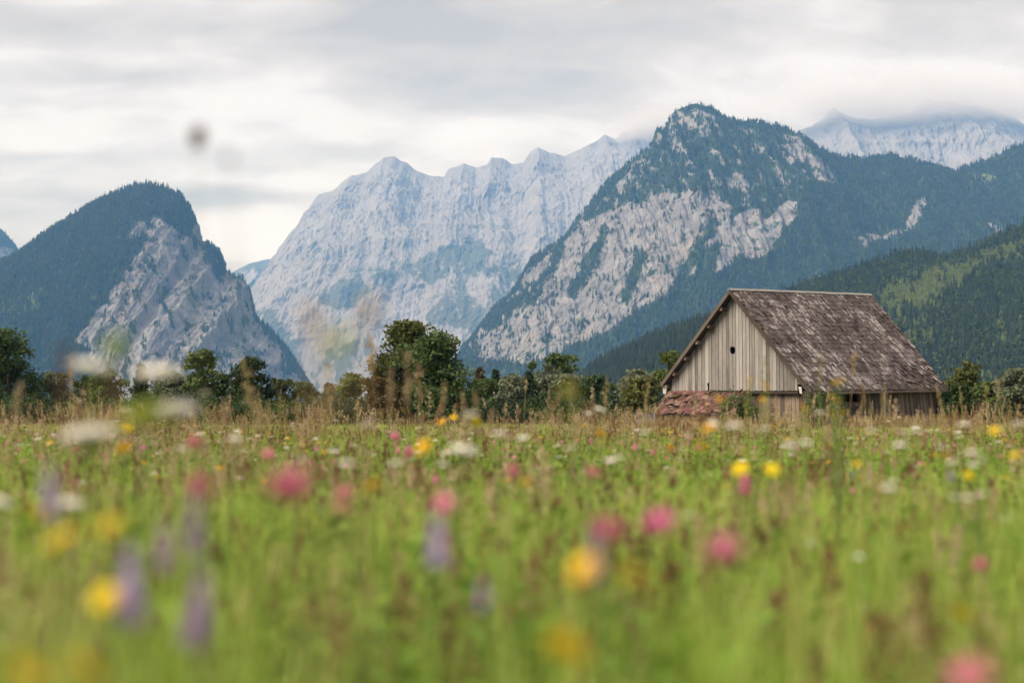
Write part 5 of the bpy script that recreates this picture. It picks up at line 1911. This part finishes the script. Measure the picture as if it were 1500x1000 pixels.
stalk(30, 560, 612, 2.2, .009, M_SEED, 'tan seed head before the tall ragged tree', (6, 0))
stalk(100, 500, 560, 1.3, .006, M_RUSTY, 'thin reddish spike against the blue wooded slope', (4, 0), 40, 'dock')
stalk(463, 448, 486, 1.05, .010, M_SEED, 'pale beige blurred seed head against the far range', (4, 0), 26)
stalk(540, 438, 470, 1.1, .008, M_SEED, 'faint beige seed head right of the pale one', (6, 0), 30)
stalk(505, 478, 520, 1.05, .008, M_G1, 'olive green blurred seed head between the two beige ones', (14, 0), 46)
stalk(172, 495, 520, 1.2, .009, M_G1, 'pale olive blurred head before the grey cliff', (2, 0), 36)
stalk(1150, 690, 740, 1.9, .008, M_SEED, 'straw coloured seed head right of the stacked clovers', (-4, 0))
stalk(720, 600, 640, 3.0, .007, M_SEED, 'tan seed head right of the golden flower')
stalk(1215, 605, 645, 3.2, .007, M_SEED, 'tan grass spike at the foot of the barn corner')
stalk(1392, 606, 640, 3.2, .008, M_RUSTY, 'dark sorrel spike at the right barn corner', kind='dock')

# the small flowers nobody could count
def speck(name, mat, seed, kind):
    rg = np.random.default_rng(seed)
    mb = MB()
    h = .52
    mb.tube([(0, 0, 0), (.01, 0, h * .5), (0, 0, h)], [.0016, .0013, .001], 3, False)
    va = len(np.vstack(mb.v))
    qa = np.vstack(mb.q)
    hb = MB()
    if kind == 'umbel':
        for i in range(16):
            r, an = .016 * math.sqrt((i + .5) / 16), i * 2.4
            petals(hb, np.array([r * math.cos(an), r * math.sin(an), h + .003 * rg.normal()]), 5, .0004, .0045, .0045, .1, rg)
    elif kind == 'ray':
        petals(hb, np.array([0, 0, h]), 14, .001, .015, .006, .2, rg)
        petals(hb, np.array([0, 0, h + .002]), 9, .001, .010, .005, .5, rg)
    else:
        for i in range(34):
            d = rg.normal(size=3)
            d /= np.linalg.norm(d)
            c = np.array([0, 0, h])
            s_ = np.cross(d, rg.normal(size=3)) * .003
            hb.add([c + d * .003, c + d * .008 + s_, c + d * .012, c + d * .008 - s_], [(0, 1, 2, 3)])
    vb, qb = np.vstack(hb.v), np.vstack(hb.q) + va
    me = fast_mesh(name, np.vstack([np.vstack(mb.v), vb]), np.vstack([qa, qb]), M_STEM)
    me.materials.append(mat)
    me.polygons.foreach_set('material_index', np.concatenate([np.zeros(len(qa), np.int32), np.ones(len(qb), np.int32)]))
    return source(me)


SPK = [speck('small_umbel', M_WHITE, 1, 'umbel'), speck('small_umbel_b', M_WHITE, 2, 'umbel'), speck('small_hawkbit', M_YEL, 3, 'ray'), speck('small_clover', M_PPINK, 4, 'ball'), speck('small_clover_b', M_PINK, 5, 'ball')]
strew('wildflowers', 380, 5, 20, 33, SPK[:3], 1.08, 1.42, 'white umbels and yellow heads standing above the grass', .5, 1.5, .08)
strew('wildflowers', 420, 4.5, 16, 31, SPK, .85, 1.2, 'scattered small white, yellow and pink flowers in mid meadow', .5, 1.5, .08)
strew('wildflowers', 900, 16, 90, 32, SPK[:3], .9, 1.4, 'flecks of white and yellow flowers in the far meadow', .4, 3, .08)
